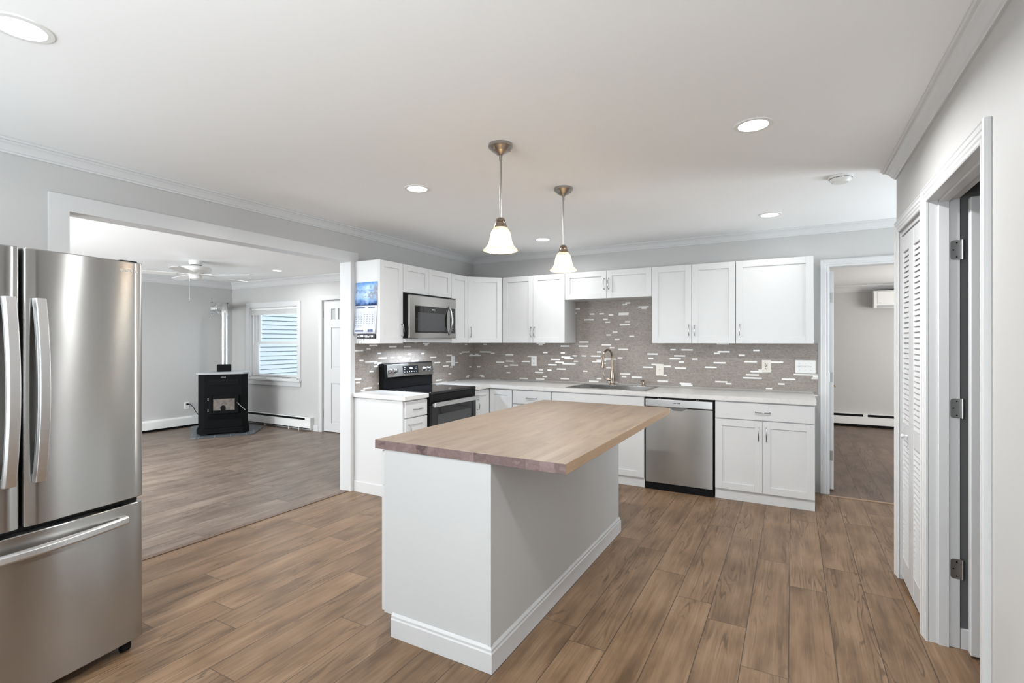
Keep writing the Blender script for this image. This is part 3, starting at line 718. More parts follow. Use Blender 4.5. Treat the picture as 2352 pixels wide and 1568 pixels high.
# diagonal corner wall cabinet
A = Vector((.316, -.607)); t = thing('wall_cabinet', 'white diagonal corner wall cabinet set at an angle', 'wall cabinet', (A.x, A.y, UZ), 45, 'white shaker wall cabinets')
dw = .292 * math.sqrt(2)
inv = Matrix.Rotation(R(-45), 2)
poly = [inv @ (Vector(p) - A) for p in ((.316, -.607), (.608, -.315), (.624, -.315), (.624, -.004), (.007, -.004), (.007, -.607))]
bm = BM(); prism(bm, [(p.x, p.y) for p in poly], 0, UT - UZ); obj('body', bm, M['cab'], t, bevel=.001)
d = shaker('door', t, 0.004, dw - .004, 0, UT - UZ); pull(d, .036, hz - UZ)

BT = .872     # top of base cabinets
def base(name, label, loc, rot, w, fronts, toe=True, depth=.60):
    t = thing(name, label, 'base cabinet', (loc[0], loc[1], 0), rot, 'white shaker base cabinets')
    carcass(t, w, depth, BT - .09, .09)
    if toe: bx('toe_kick', M['cab'], t, .001, w - .001, .002, .02, .0, .0895, .001)
    for kind, a, b, z0, z1, hx, hzz in fronts:
        f = shaker('drawer' if kind == 'drawer' else ('false_front' if kind == 'false' else 'door'), t, a, b, z0, z1, flat=kind != 'door')
        if hx is not None: pull(f, hx, hzz, vertical=kind == 'door')
    return t
YBF = -.61
base('base_cabinet', 'white base cabinet with one wide drawer over two doors, right of the dishwasher', (2.984, YBF), 0, .765,
     [('drawer', .002, .763, .716, .862, .382, .785), ('door', .002, .380, .093, .710, .350, .60), ('door', .380, .763, .093, .710, .411, .60)])
base('base_cabinet', 'white sink base cabinet behind the island, left of the dishwasher', (1.396, YBF), 0, .962,
     [('false', .002, .960, .716, .862, None, 0), ('door', .002, .481, .093, .710, .45, .60), ('door', .481, .960, .093, .710, .512, .60)])
base('base_cabinet', 'narrow white drawer base cabinet left of the sink, mostly hidden by the island', (.925, YBF), 0, .469,
     [('drawer', .002, .467, .716, .862, .234, .785), ('door', .002, .467, .093, .710, .43, .60)])
base('base_cabinet', 'white end base cabinet left of the range, beside the living room opening', (.61, -2.026), 90, .306,
     [('drawer', .002, .304, .716, .862, .165, .785), ('door', .002, .304, .093, .710, .046, .60)])
sb = [c for c in bpy.data.objects['base_cabinet.001'].children if c.name.startswith('body')][0]; bm = BM()
for q in ((.0005, .018, 0, .6, .09, BT), (.944, .9615, 0, .6, .09, BT), (.018, .944, 0, .6, .09, .108), (.018, .944, .59, .6, .108, BT), (.018, .944, 0, .018, .108, BT)): box(bm, *q)
bm.to_mesh(sb.data); bm.free()
# end panel skirting on that cabinet is part of it
t_end = bpy.data.objects['base_cabinet.003']
bm = BM(); box(bm, -.012, -.0005, .0, .593, 0, .865); box(bm, -.020, -.0125, -.001, .593, 0, .098); obj('end_panel', bm, M['cab'], t_end, bevel=.002)
# lazy susan corner base
t = thing('base_cabinet', 'white corner base cabinet with folding doors, between range and sink', 'base cabinet', (0, 0, 0), 0, 'white shaker base cabinets')
bm = BM(); prism(bm, [(.007, -.007), (.921, -.007), (.921, -.61), (.61, -.61), (.61, -.926), (.007, -.926)], .09, BT); obj('body', bm, M['cab'], t, bevel=.001)
bm = BM(); prism(bm, [(.02, -.02), (.92, -.02), (.92, -.605), (.605, -.605), (.605, -.925), (.02, -.925)], 0, .0895); obj('toe_kick', bm, M['cab'], t)
d = shaker('door', t, .0, .29, .10, .862); d.matrix_basis = Matrix.Translation((.61, -.922, 0)) @ Matrix.Rotation(R(90), 4, 'Z')
pull(d, .05, .71)
d2 = shaker('door', t, .0, .285, .10, .862); d2.matrix_basis = Matrix.Translation((.634, -.61, 0))

# worktops
bm = BM(); zt0, zt1 = BT + .001, CT
SX0, SX1, SY0, SY1 = 1.545, 2.345, -.585, -.10
box(bm, .008, .65, -.934, -.65, zt0, zt1); box(bm, .008, SX0, -.65, -.008, zt0, zt1); box(bm, SX1, 3.757, -.65, -.008, zt0, zt1)
box(bm, SX0, SX1, -.65, SY0, zt0, zt1); box(bm, SX0, SX1, SY1, -.008, zt0, zt1)
bmesh.ops.remove_doubles(bm, verts=bm.verts, dist=.0001)
o = obj('worktop', bm, M['marble']); tag(o, 'long L-shaped pale marble-look worktop running round the corner under the tile', 'worktop', 'pale marble-look worktops')
bm = BM(); box(bm, .008, .65, -2.052, -1.722, zt0, zt1)
o = obj('worktop', bm, M['marble'], bevel=.003); tag(o, 'short pale marble-look worktop piece left of the range', 'worktop', 'pale marble-look worktops')

# sink
t = thing('kitchen_sink', 'stainless steel drop-in sink set in the worktop below the faucet', 'sink', ((SX0 + SX1)/2, (SY0 + SY1)/2, CT + .001))
a, b = (SX1 - SX0)/2, (SY1 - SY0)/2
bm = BM(); z = .004
box(bm, -a - .014, a + .014, -b - .014, -b + .02, 0, z); box(bm, -a - .014, a + .014, b - .02, b + .075, 0, z)
box(bm, -a - .014, -a + .02, -b + .02, b - .02, 0, z); box(bm, a - .02, a + .014, -b + .02, b - .02, 0, z)
obj('rim', bm, M['steel'], t, bevel=.0015)
bm = BM(); i = .018
for q in ((-a + i, -a + i + .004, -b + i, b - i, -.19, 0), (a - i - .004, a - i, -b + i, b - i, -.19, 0), (-a + i, a - i, -b + i, -b + i + .004, -.19, 0), (-a + i, a - i, b - i - .004, b - i, -.19, 0), (-a + i, a - i, -b + i, b - i, -.194, -.19)): box(bm, *q)
obj('basin', bm, M['steel'], t)
# faucet
t = thing('faucet', 'tall warm nickel gooseneck faucet with pull-down spray head behind the sink', 'faucet', (1.862, -.066, CT + .0055))
bm = BM(); lathe(bm, [(0, 0), (.030, 0), (.030, .006), (.024, .012), (.021, .03), (.024, .06), (.022, .10), (.017, .15), (.0135, .17), (0, .17)], 24); obj('base', bm, M['bronze'], t, smooth=True)
bm = BM(); pts = [(0, 0, .165), (0, 0, .29)]; dv = Vector((-.22, -1, 0)).normalized(); rr = .092
for k in range(1, 15):
    a_ = PI * k / 16; c_ = dv * (rr - rr * math.cos(a_)); pts.append((c_.x, c_.y, .29 + rr * math.sin(a_)))
last = Vector(pts[-1]); pts.append(tuple(last + Vector((dv.x * .012, dv.y * .012, -.05))))
tube(bm, pts, .0115, 14); obj('spout', bm, M['bronze'], t, smooth=True)
bm = BM(); e = Vector(pts[-1]); dn = Vector((dv.x * .16, dv.y * .16, -1)).normalized()
tube(bm, [e - dn * .02, e + dn * .0, e + dn * .05, e + dn * .085, e + dn * .087], [.012, .0125, .017, .022, .018], 16); obj('spray_head', bm, M['bronze'], t, smooth=True)
bm = BM(); tube(bm, [(-.015, -.005, .055), (-.045, -.010, .055), (-.06, -.012, .056)], [.016, .019, .012], 14)
tube(bm, [(-.052, -.012, .052), (-.078, -.016, .066), (-.084, -.018, .10), (-.088, -.019, .13), (-.098, -.02, .15)], [.008, .008, .0065, .006, .0045], 10); obj('lever_handle', bm, M['bronze'], t, smooth=True)
t = thing('soap_dispenser', 'small warm nickel soap pump right of the faucet', 'soap dispenser', (2.205, -.066, CT + .0055))
bm = BM(); lathe(bm, [(0, 0), (.020, 0), (.020, .005), (.015, .012), (.010, .03), (.007, .045), (.0, .046)], 18); obj('base', bm, M['bronze'], t, smooth=True)
bm = BM(); lathe(bm, [(0, .045), (.011, .045), (.012, .058), (.006, .064), (0, .064)], 16); tube(bm, [(0, 0, .054), (-.012, -.02, .056), (-.02, -.036, .050)], .005, 8); obj('pump_head', bm, M['bronze'], t, smooth=True)

# ------------------------------------------------------------------ dishwasher
t = thing('dishwasher', 'stainless steel dishwasher with black toe panel between the base cabinets', 'dishwasher', (2.366, -.61, 0)); w = .608
bm = BM(); box(bm, .002, w - .002, .0, .57, .0, .868); obj('body', bm, M['black'], t)
bm = BM(); box(bm, .006, w - .006, -.022, -.0005, .068, .774)
o = obj('door', bm, M['steel_dw'], t, bevel=.003)
bm = BM(); box(bm, .006, w - .006, -.030, -.0005, .782, .852); obj('handle_strip', bm, M['steel_light'], t, bevel=.004)
bm = BM(); prism(bm, [(w/2 - .085, .783), (w/2 + .085, .783), (w/2 + .07, .770), (w/2 + .035, .752), (w/2 - .035, .752), (w/2 - .07, .770)], -.0235, -.0215, lambda a, b, c: (a, c, b)); obj('pocket_grip', bm, M['chrome'], t, label='dark scooped hand pocket')
bm = BM(); box(bm, .002, w - .002, -.012, -.0005, 0, .062); obj('toe_panel', bm, M['black'], t, label='black toe panel')
for x in (.13, .47):
    bm = BM(); box(bm, x - .013, x + .013, -.004, -.0005, .855, .858); box(bm, x - .013, x - .010, -.004, -.0005, .858, .868); box(bm, x + .010, x + .013, -.004, -.0005, .858, .868); obj('mounting_clip', bm, M['chrome'], t)
bm = BM()
for k, ww in enumerate((.006, .007, .004, .007, .006, .007)): box(bm, w/2 - .045 + k * .011, w/2 - .045 + k * .011 + ww, -.0308, -.0299, .818, .826)
obj('badge', bm, M['black'], t, label='small dark lettering')

# ------------------------------------------------------------------ range
t = thing('range', 'stainless and black electric range with upright control panel', 'range', (.628, -1.708, 0), 90); w = .762
bm = BM(); box(bm, .003, w - .003, 0, .61, .02, .893); obj('body', bm, M['black'], t, bevel=.002)
bm = BM(); box(bm, 0.001, w - .001, -.030, .54, .895, .917); obj('cooktop', bm, M['blackglass'], t, bevel=.004)
bm = BM(); box(bm, .004, w - .004, -.026, -.0005, .80, .893); obj('front_rail', bm, M['black'], t, bevel=.004)
bm = BM(); box(bm, .004, w - .004, -.034, -.0005, .215, .795); d = obj('oven_door', bm, M['blackglass'], t, bevel=.004)
bx('window', M['darkglass'], d, .10, w - .10, -.036, -.0345, .32, .70, 0)
bm = BM(); box(bm, .006, w - .006, -.078, -.062, .780, .822); box(bm, .02, .045, -.063, -.034, .785, .812); box(bm, w - .045, w - .02, -.063, -.034, .785, .812)
obj('handle', bm, M['steel_light'], d, bevel=.004, label='wide flat steel handle')
bm = BM(); box(bm, .004, w - .004, -.034, -.0005, .04, .208); obj('storage_drawer', bm, M['steel'], t, bevel=.003)
prof = [(.545, .917), (.62, .917), (.62, 1.165), (.575, 1.172), (.552, 1.165), (.535, 1.035), (.545, 1.02)]
bm = BM(); prism(bm, [(p[0], p[1]) for p in prof], .002, w - .002, lambda a, b, c: (c, a, b)); obj('back_guard', bm, M['black'], t, bevel=.003)
ang = math.atan2(.552 - .535, 1.165 - 1.035)
PM = Matrix.Translation((0, .5335, 1.033)) @ Matrix.Rotation(-ang, 4, 'X')
bm = BM(); box(bm, .035, w - .006, -.004, .0, .0, .126); cp = obj('control_panel', bm, M['steel'], t, bevel=.003, xf=PM)
bm = BM(); box(bm, .265, .505, -.0055, -.0042, .025, .105); disp = obj('display', bm, M['blackglass'], t, xf=PM, bevel=.001)
marks = [(x, ww, z - .007, z + .007) for x, z, ww in ((.37, .078, .008), (.382, .078, .003), (.389, .078, .008), (.400, .078, .008))]
marks += [(.282 + k * .037, .008, .040, .043) for k in range(6)]
for x in (.28, .30, .455, .475): marks += [(x, .01, .084, .087), (x, .008, .066, .069)]
for x, ww, z0, z1 in marks:
    bm = BM(); box(bm, x, x + ww, -.0064, -.0057, z0, z1); obj('display_mark', bm, M['led'], disp, xf=PM)
for x in (.085, .150, .615, .685):
    bm = BM(); lathe(bm, [(0, 0), (.025, 0), (.025, .004), (.020, .008), (.018, .026), (.014, .030), (0, .030)], 20, (0, 0, 0)); box(bm, -.004, .004, -.019, .019, .026, .036)
    obj('knob', bm, M['chrome'], cp, smooth=True, xf=PM @ Matrix.Translation((x, -.0042, .062)) @ Matrix.Rotation(R(90), 4, 'X'))

# ------------------------------------------------------------------ microwave
t = thing('microwave', 'stainless over-the-range microwave with black window under the short cabinet', 'microwave', (.372, -1.708, 1.40), 90); w = .768
bm = BM(); box(bm, .002, w - .002, 0, .355, .022, .452); obj('body', bm, M['black'], t, bevel=.002)
bm = BM(); box(bm, .002, w - .002, .04, .355, -.018, .021); obj('bottom_vent', bm, M['metalwhite'], t, bevel=.002)
bm = BM(); box(bm, .004, w - .004, -.028, -.0005, .022, .442)
d = obj('door', bm, M['steel'], t, bevel=.008, seg=3)
bm = BM(); box(bm, .085, .60, -.0295, -.0282, .075, .340); wn_ = obj('window', bm, M['blackglass'], d, bevel=.002)
bx('window_mesh', M['darkglass'], d, .125, .555, -.0302, -.0296, .095, .275, 0)
bx('control_panel', M['blackglass'], d, .655, .740, -.0295, -.0282, .075, .340, .002)
for k in range(8): bx('key_mark', M['greyink'], d, .685, .715, -.0302, -.0296, .10 + .028 * k, .104 + .028 * k, 0)
bm = BM(); pts = []
for k in range(13):
    s = k / 12; pts.append((.630, -.030 - .046 * math.sin(PI * s), .050 + .315 * s))
tube(bm, pts, [.010 + .003 * math.sin(PI * k / 12) for k in range(13)], 12); obj('handle', bm, M['chrome'], d, smooth=True, label='bowed steel handle')
bm = BM()
for k, ww in enumerate((.007, .006, .007, .005, .007, .006)): box(bm, .345 + k * .0095, .345 + k * .0095 + ww, -.0303, -.0296, .305, .314)
obj('badge', bm, M['white'], d, label='small pale lettering')
bm = BM(); box(bm, .004, w - .004, -.022, -.0005, .4435, .452); obj('top_vent', bm, M['black'], t)
l = area('microwave_task_light', (.24, -1.33, 1.378), (0, 0, 0), .10, .55, 4.0, (.75, .87, 1.0), 150)

# ------------------------------------------------------------------ island
t = thing('kitchen_island', 'white panelled kitchen island standing in the middle of the plank floor', 'kitchen island', (0, 0, 0))
IX0, IX1, IY0, IY1 = 1.876, 2.476, -3.600, -1.815
IT = .876
bm = BM()
prism(bm, [(IX0, .095), (IX0, IT), (IX1, IT), (IX1, 0), (IX0 + .06, 0), (IX0 + .06, .095)], IY0, IY1, lambda a, b, c: (a, c, b)); obj('body', bm, M['island'], t, bevel=.0015)
bm = BM(); BS = [(0, 0), (.014, 0), (.014, .082), (.010, .088), (.010, .098), (.004, .106), (0, .108)]
sweep(bm, [(IX0 + .055, IY0 - .0005), (IX1 + .0005, IY0 - .0005), (IX1 + .0005, IY1 + .0005), (IX0 + .5, IY1 + .0005)], BS, lambda x, y, h: (x, y, h), side=-1)
obj('skirting', bm, M['trim'], t)
bm = BM(); box(bm, IX1 - .012, IX1 + .004, IY0 - .004, IY0 + .012, .105, IT); obj('corner_bead', bm, M['island'], t, bevel=.001)
for k in range(4):
    y0 = IY0 + .006 + k * .4435
    bm = BM(); fr = .058; x0 = IX0 - .020; x1 = IX0 - .0005; a, b, z0, z1 = y0, y0 + .440, .10, .70
    box(bm, x0, x1, a, a + fr, z0, z1); box(bm, x0, x1, b - fr, b, z0, z1); box(bm, x0, x1, a + fr, b - fr, z0, z0 + fr); box(bm, x0, x1, a + fr, b - fr, z1 - fr, z1); box(bm, x0 + .009, x1, a + fr, b - fr, z0 + fr, z1 - fr)
    obj('door', bm, M['cab'], t, bevel=.001)
    bm = BM(); box(bm, x0, x1, a, b, .706, .866); obj('drawer', bm, M['cab'], t, bevel=.001)
bm = BM(); fs = box(bm, 1.822, 2.822, -3.606, -1.722, IT + .001, IT + .043)
fs[2].material_index = 1; fs[3].material_index = 2; fs[5].material_index = 2; fs[4].material_index = 1
o = obj('butcher_block_top', bm, [M['butcher'], M['endgrain'], M['sidegrain']], bevel=.0015)
tag(o, 'pale butcher block top with dark end grain lying on the island, overhanging its right side', 'island top')

# ------------------------------------------------------------------ refrigerator
th = 6.3
u = Vector((math.sin(R(th)), -math.cos(R(th)), 0)); FW = .884
P0 = Vector((.991, -4.22, 0)) + u * FW
t = thing('refrigerator', 'large stainless french door refrigerator at the left edge of the view', 'refrigerator', (P0.x, P0.y, 0), 90 + th)
bm = BM(); box(bm, .006, FW - .006, .075, .80, .06, 1.735); obj('body', bm, paint('fridge_side_grey', (.30, .30, .30), .45, .02, 5, 0), t, bevel=.004)
def fr_front(x): return -.020 * (1 - (2 * x / FW - 1) ** 2)
def door_mesh(x0, x1, z0, z1, n=18, r=.014):
    bm = BM(); pts = []
    for k in range(n + 1):
        x = x0 + (x1 - x0) * k / n; y = fr_front(x)
        pts.append((x, y))
    # round outer edges
    front = [(x0, fr_front(x0) + r), (x0 + r * .3, fr_front(x0) + r * .3)] + [p for p in pts if x0 + r < p[0] < x1 - r] + [(x1 - r * .3, fr_front(x1) + r * .3), (x1, fr_front(x1) + r)]
    poly = front + [(x1, .068), (x0, .068)]
    prism(bm, poly, z0, z1); return bm
g = .004; mid = FW / 2
dl = obj('door', door_mesh(0, mid - g, .690, 1.75), M['steel'], t, smooth=True, bevel=.004)
dr_ = obj('door', door_mesh(mid + g, FW, .690, 1.75), M['steel'], t, smooth=True, bevel=.004)
fd = obj('freezer_drawer', door_mesh(0, FW, .052, .668, 32), M['steel'], t, smooth=True, bevel=.004)
def vhandle(par, x):
    bm = BM(); n = 14; secs = []
    for k in range(n + 1):
        s = k / n; z = .858 + .702 * s; off = -.020 - .034 * math.sin(PI * s) ** .8; y = fr_front(x) + off
        secs.append([(x - .019, y + .004, z), (x - .014, y - .006, z), (x + .016, y - .008, z), (x + .019, y - .004, z), (x + .019, y + .016, z), (x - .019, y + .016, z)])
    vs_ = [[bm.verts.new(p) for p in s] for s in secs]
    for a, b in zip(vs_, vs_[1:]):
        for j in range(6): bm.faces.new((a[j], a[(j + 1) % 6], b[(j + 1) % 6], b[j]))
    bm.faces.new(vs_[0]); bm.faces.new(vs_[-1])
    for z in (.875, 1.543): box(bm, x - .014, x + .014, fr_front(x) - .012, fr_front(x) + .004, z - .014, z + .014)
    obj('handle', bm, M['steel_light'], par, bevel=.002, label='long bowed vertical handle')
vhandle(dl, mid - .045); vhandle(dr_, mid + .045)
bm = BM(); n = 18; secs = []
for k in range(n + 1):
    s = k / n; x = .075 + (FW - .15) * s; y = fr_front(x) - .010 - .034 * math.sin(PI * s) ** .8
    secs.append([(x, y, .622), (x, y - .010, .616), (x, y - .012, .594), (x, y - .006, .587), (x, y + .012, .590), (x, y + .012, .620)])
vs_ = [[bm.verts.new(p) for p in s] for s in secs]
for a, b in zip(vs_, vs_[1:]):
    for j in range(6): bm.faces.new((a[j], a[(j + 1) % 6], b[(j + 1) % 6], b[j]))
bm.faces.new(vs_[0]); bm.faces.new(vs_[-1])
for x in (.088, FW - .088): box(bm, x - .014, x + .014, fr_front(x) - .012, fr_front(x) + .004, .59, .62)
obj('handle', bm, M['steel_light'], fd, bevel=.002, label='wide bowed horizontal handle')
text('lettering', 'SAMSUNG', .0165, M['steel_light'], dr_, Matrix.Translation((FW - .066, fr_front(FW - .066) - .0010, 1.708)) @ Matrix.Rotation(R(4.4), 4, 'Z') @ FRONT, .0008)
bx('seal_gap', M['hole'], t, .012, FW - .012, .03, .074, .669, .689, 0)
bx('seal_gap', M['hole'], t, mid - .0035, mid + .0035, .03, .074, .70, 1.74, 0)
for x in (.06, FW - .06):
    bm = BM(); box(bm, x - .02, x + .02, .02, .10, .020, .05); tube(bm, [(x - .018, .035, .016), (x + .018, .035, .016)], .016, 12); obj('foot', bm, M['black'], t, bevel=.003, label='dark roller foot')
bx('toe_grille', M['black'], t, .03, FW - .03, .075, .10, .02, .058, .002)
for x in (.05, FW - .05): bx('hinge_cover', M['black'], t, x - .035, x + .035, .02, .12, 1.751, 1.758, .003)

# ------------------------------------------------------------------ wall plates
def plate(loc, rot, w, h, label, kind, m, name):
    t = thing(name, label, 'outlet' if name == 'outlet' else 'light switch', loc, rot)
    bm = BM(); box(bm, -w/2, w/2, -.006, 0, -h/2, h/2); obj('cover_plate', bm, m, t, bevel=.003)
    if kind == 'duplex':
        for z in (.026, -.026):
            bm = BM(); lathe(bm, [(0, 0), (.0165, 0), (.0165, .002), (0, .002)], 20, (0, -.006, z), Matrix.Rotation(R(90), 4, 'X'))
            r_ = obj('receptacle', bm, m, t)
            bm = BM(); box(bm, -.008, -.005, -.0088, -.0081, z - .002, z + .007); box(bm, .005, .008, -.0088, -.0081, z - .002, z + .007); box(bm, -.003, .003, -.0088, -.0081, z - .011, z - .006); obj('slots', bm, M['black'], r_)
    elif kind == 'gfci':
        bm = BM(); box(bm, -.017, .017, -.0085, -.006, -.034, .034); r_ = obj('receptacle', bm, m, t, bevel=.001)
        bm = BM()
        for z in (.02, -.022): box(bm, -.009, -.005, -.0092, -.0086, z - .004, z + .006); box(bm, .005, .009, -.0092, -.0086, z - .002, z + .005); box(bm, -.003, .003, -.0092, -.0086, z - .010, z - .005)
        box(bm, -.010, .010, -.0092, -.0086, .002, .006); box(bm, -.010, .010, -.0092, -.0086, -.006, -.002); obj('slots', bm, M['black'], r_)
    else:
        for x in ([0] if kind == 'toggle' else [-.046, 0, .046]):
            bm = BM(); box(bm, x - .0055, x + .0055, -.0075, -.006, -.013, .013); prism(bm, [(-.006, -.002), (-.020, .006), (-.020, .013), (-.006, .010)], x - .0045, x + .0045, lambda a, b, c: (c, a, b)); tg = obj('toggle', bm, m, t)
            for z in (.030, -.030):
                bm = BM(); lathe(bm, [(0, 0), (.0028, 0), (.0028, .001), (0, .001)], 10, (x, -.006, z), Matrix.Rotation(R(90), 4, 'X')); obj('screw', bm, M['hinge'], t)
plate((.0065, -.462, 1.155), 90, .072, .120, 'white wall switch plate on the tile between range and corner', 'toggle', M['white'], 'light_switch')
plate((.875, -.0065, 1.155), 0, .072, .120, 'white duplex outlet on the tile under the cabinet left of the faucet', 'duplex', M['white'], 'outlet')
plate((2.360, -.0065, 1.090), 0, .080, .122, 'ivory single switch plate on the tile right of the faucet', 'toggle', M['ivory'], 'light_switch')
plate((3.368, -.0065, 1.153), 0, .078, .120, 'ivory rectangular outlet on the tile under the large wall cabinet', 'gfci', M['ivory'], 'outlet')
plate((3.690, -.0065, 1.155), 0, .165, .122, 'white three-gang switch plate at the right end of the tile', 'triple', M['white'], 'light_switch')
plate((XF + .0005, -.865, .345), 90, .075, .118, 'white outlet low on the living room wall with a black plug in it', 'duplex', M['white'], 'outlet')

# ------------------------------------------------------------------ calendar and key rack on the cabinet side
yc = -2.0285
t = thing('wall_calendar', 'wall calendar with blue coastal picture hanging on the cabinet side', 'calendar', (.036, yc, 1.464))
bm = BM(); zs = [.256 + .215 * k / 6 for k in range(7)]
a = [bm.verts.new((0.0, -.003 - .004 * math.sin(k), z - .256)) for k, z in enumerate(zs)]; b = [bm.verts.new((.268, -.003 - .003 * math.cos(k), z - .256)) for k, z in enumerate(zs)]
for k in range(6): bm.faces.new((a[k], b[k], b[k+1], a[k+1]))
o = obj('picture_sheet', bm, M['calpic'], t, smooth=True); o.location = (0, 0, .256); md = o.modifiers.new('t', 'SOLIDIFY'); md.thickness = .0012
bm = BM(); zs = [.256 * k / 8 for k in range(9)]
off = lambda k: -.004 - .014 * (1 - k / 8) ** 2
xo = lambda k: -.014 * (1 - k / 8)
a = [bm.verts.new((xo(k), off(k), z)) for k, z in enumerate(zs)]; b = [bm.verts.new((.268 + xo(k) * 1.2, off(k), z)) for k, z in enumerate(zs)]
for k in range(8): bm.faces.new((a[k], b[k], b[k+1], a[k+1]))
ds = obj('date_sheet', bm, M['paper'], t, smooth=True); md = ds.modifiers.new('t', 'SOLIDIFY'); md.thickness = .0012
def offz(z): return -.0056 - .014 * (1 - z / .256) ** 2
bm = BM(); rnd = random.Random(3)
for k in range(8): z = .055 + k * .0205; box(bm, .0, .245, offz(z) - .0012, offz(z) - .0006, z - .0003, z + .0003)
for k in range(8):
    x = .002 + k * .0347
    for j in range(7): z = .055 + j * .0205; box(bm, x - .0003, x + .0003, offz(z + .01) - .0014, offz(z + .01) - .0006, z, z + .0205)
obj('grid_lines', bm, M['greyink'], ds)
bm = BM()
for j in range(6):
    for k in range(7):
        if (j == 5 and k < 3) or (j == 0 and k > 2): continue
        x = .008 + k * .0347; z = .068 + j * .0205; box(bm, x, x + .005 + .003 * rnd.random(), offz(z) - .0014, offz(z) - .0006, z, z + .005)
x = .012
for ww in (.006, .007, .006, .007, .005, .007, .006, .007, .006, .007, .004): box(bm, x, x + ww, offz(.237) - .0014, offz(.237) - .0006, .231, .243); x += ww + .004
x = .165
for ww in (.012, .009, .012, .008, .010): box(bm, x, x + ww, offz(.237) - .0014, offz(.237) - .0006, .232, .243); x += ww + .006
x = .010
for ww in (.008, .007, .008, .006, .008, .007, .006, .008, .010): box(bm, x, x + ww, offz(.025) - .0014, offz(.025) - .0006, .017, .031); x += ww + .004
for x, ww in ((.165, .024), (.198, .030)): box(bm, x, x + ww, offz(.025) - .0014, offz(.025) - .0006, .014, .036)
obj('printed_marks', bm, M['ink'], ds, label='dark blue printed letters and dates')
t = thing('key_rack', 'small black key strip with pale marks below the calendar', 'key rack', (.06, yc, 1.405))
bm = BM(); box(bm, 0, .225, -.010, -.0005, .012, .056); obj('board', bm, M['black'], t, bevel=.001)
bm = BM(); x = .008
while x < .20:
    ww = rnd.choice((.006, .008, .012)); z = rnd.choice((.022, .026)); box(bm, x, x + ww, -.0108, -.0101, z, z + rnd.choice((.014, .02))); x += ww + .007
obj('pale_marks', bm, M['white'], t)
for x in (.02, .062): bm = BM(); tube(bm, [(x, -.008, .014), (x, -.010, -.004), (x, -.012, -.026), (x, -.018, -.030)], .0022, 8); obj('hook', bm, M['hinge'], t, smooth=True)

# ------------------------------------------------------------------ living room things
t = thing('baseboard_heater', 'white baseboard heater under the living room window, right of the stove', 'baseboard heater', (-4.93, YW, 0), 0, 'white baseboard heaters'); w = 2.03
bm = BM(); box(bm, 0, w, -.010, -.0005, .02, .205); prism(bm, [(-.0, .205), (-.045, .205), (-.05, .197), (0, .197)], 0, w, lambda a, b, c: (c, a, b)); obj('back_plate', bm, M['metalwhite'], t)
bm = BM(); box(bm, .0, w - .005, -.070, -.064, .045, .165); obj('front_cover', bm, M['metalwhite'], t, bevel=.002)
bm = BM(); box(bm, 0.02, w - .12, -.060, -.045, .168, .190); obj('damper', bm, M['black'], t)
bm = BM(); box(bm, w - .003, w + .006, -.072, -.001, .02, .206); box(bm, w - .12, w - .003, -.0725, -.002, .16, .206); obj('end_cap', bm, M['metalwhite'], t, bevel=.004)
bm = BM(); box(bm, .02, w - .02, -.055, -.012, .03, .14); obj('fin_element', bm, M['black'], t)
for x in (.9, 1.5, 1.75): bx('bracket', M['metalwhite'], t, x, x + .012, -.06, -.012, .0, .045, 0)
t = thing('baseboard_heater', 'long white baseboard heater along the far living room wall, left of the stove', 'baseboard heater', (XF, -3.4, 0), 90, 'white baseboard heaters'); w = 3.0
bm = BM(); box(bm, 0, w, -.010, -.0005, .02, .175); prism(bm, [(-.0, .175), (-.06, .160), (-.066, .15), (0, .165)], 0, 2.6, lambda a, b, c: (c, a, b)); obj('back_plate', bm, M['metalwhite'], t)
bm = BM(); box(bm, 0, w, -.066, -.060, .04, .155); obj('front_cover', bm, M['metalwhite'], t, bevel=.002)
bm = BM(); box(bm, .02, w - .02, -.05, -.012, .01, .13); obj('fin_element', bm, M['black'], t)

t = thing('ceiling_fan', 'white five blade ceiling fan in the living room', 'ceiling fan', (-3.0, -1.81, HL))
bm = BM(); lathe(bm, [(0, 0), (.075, 0), (.078, -.02), (.068, -.05), (.062, -.052), (0, -.052)], 32); obj('canopy', bm, M['white'], t, smooth=True)
bm = BM(); lathe(bm, [(0, -.053), (.062, -.053), (.062, -.066), (0, -.066)], 32)
obj('vent_ring', bm, M['hole'], t)
bm = BM(); lathe(bm, [(0, -.066), (.11, -.068), (.16, -.078), (.172, -.090), (.172, -.125), (.160, -.138), (.12, -.150), (.085, -.165), (.07, -.180), (0, -.180)], 40); obj('motor_housing', bm, M['white'], t, smooth=True)
bm = BM(); lathe(bm, [(0, -.180), (.075, -.182), (.076, -.205), (.066, -.225), (.04, -.236), (0, -.238)], 32); obj('switch_housing', bm, M['white'], t, smooth=True)
bm = BM(); tube(bm, [(-.055, -.045, -.215), (-.058, -.047, -.30), (-.058, -.047, -.50)], .0022, 6); lathe(bm, [(0, 0), (.006, .004), (.006, .014), (0, .018)], 10, (-.058, -.047, -.518)); obj('pull_chain', bm, M['hinge'], t)
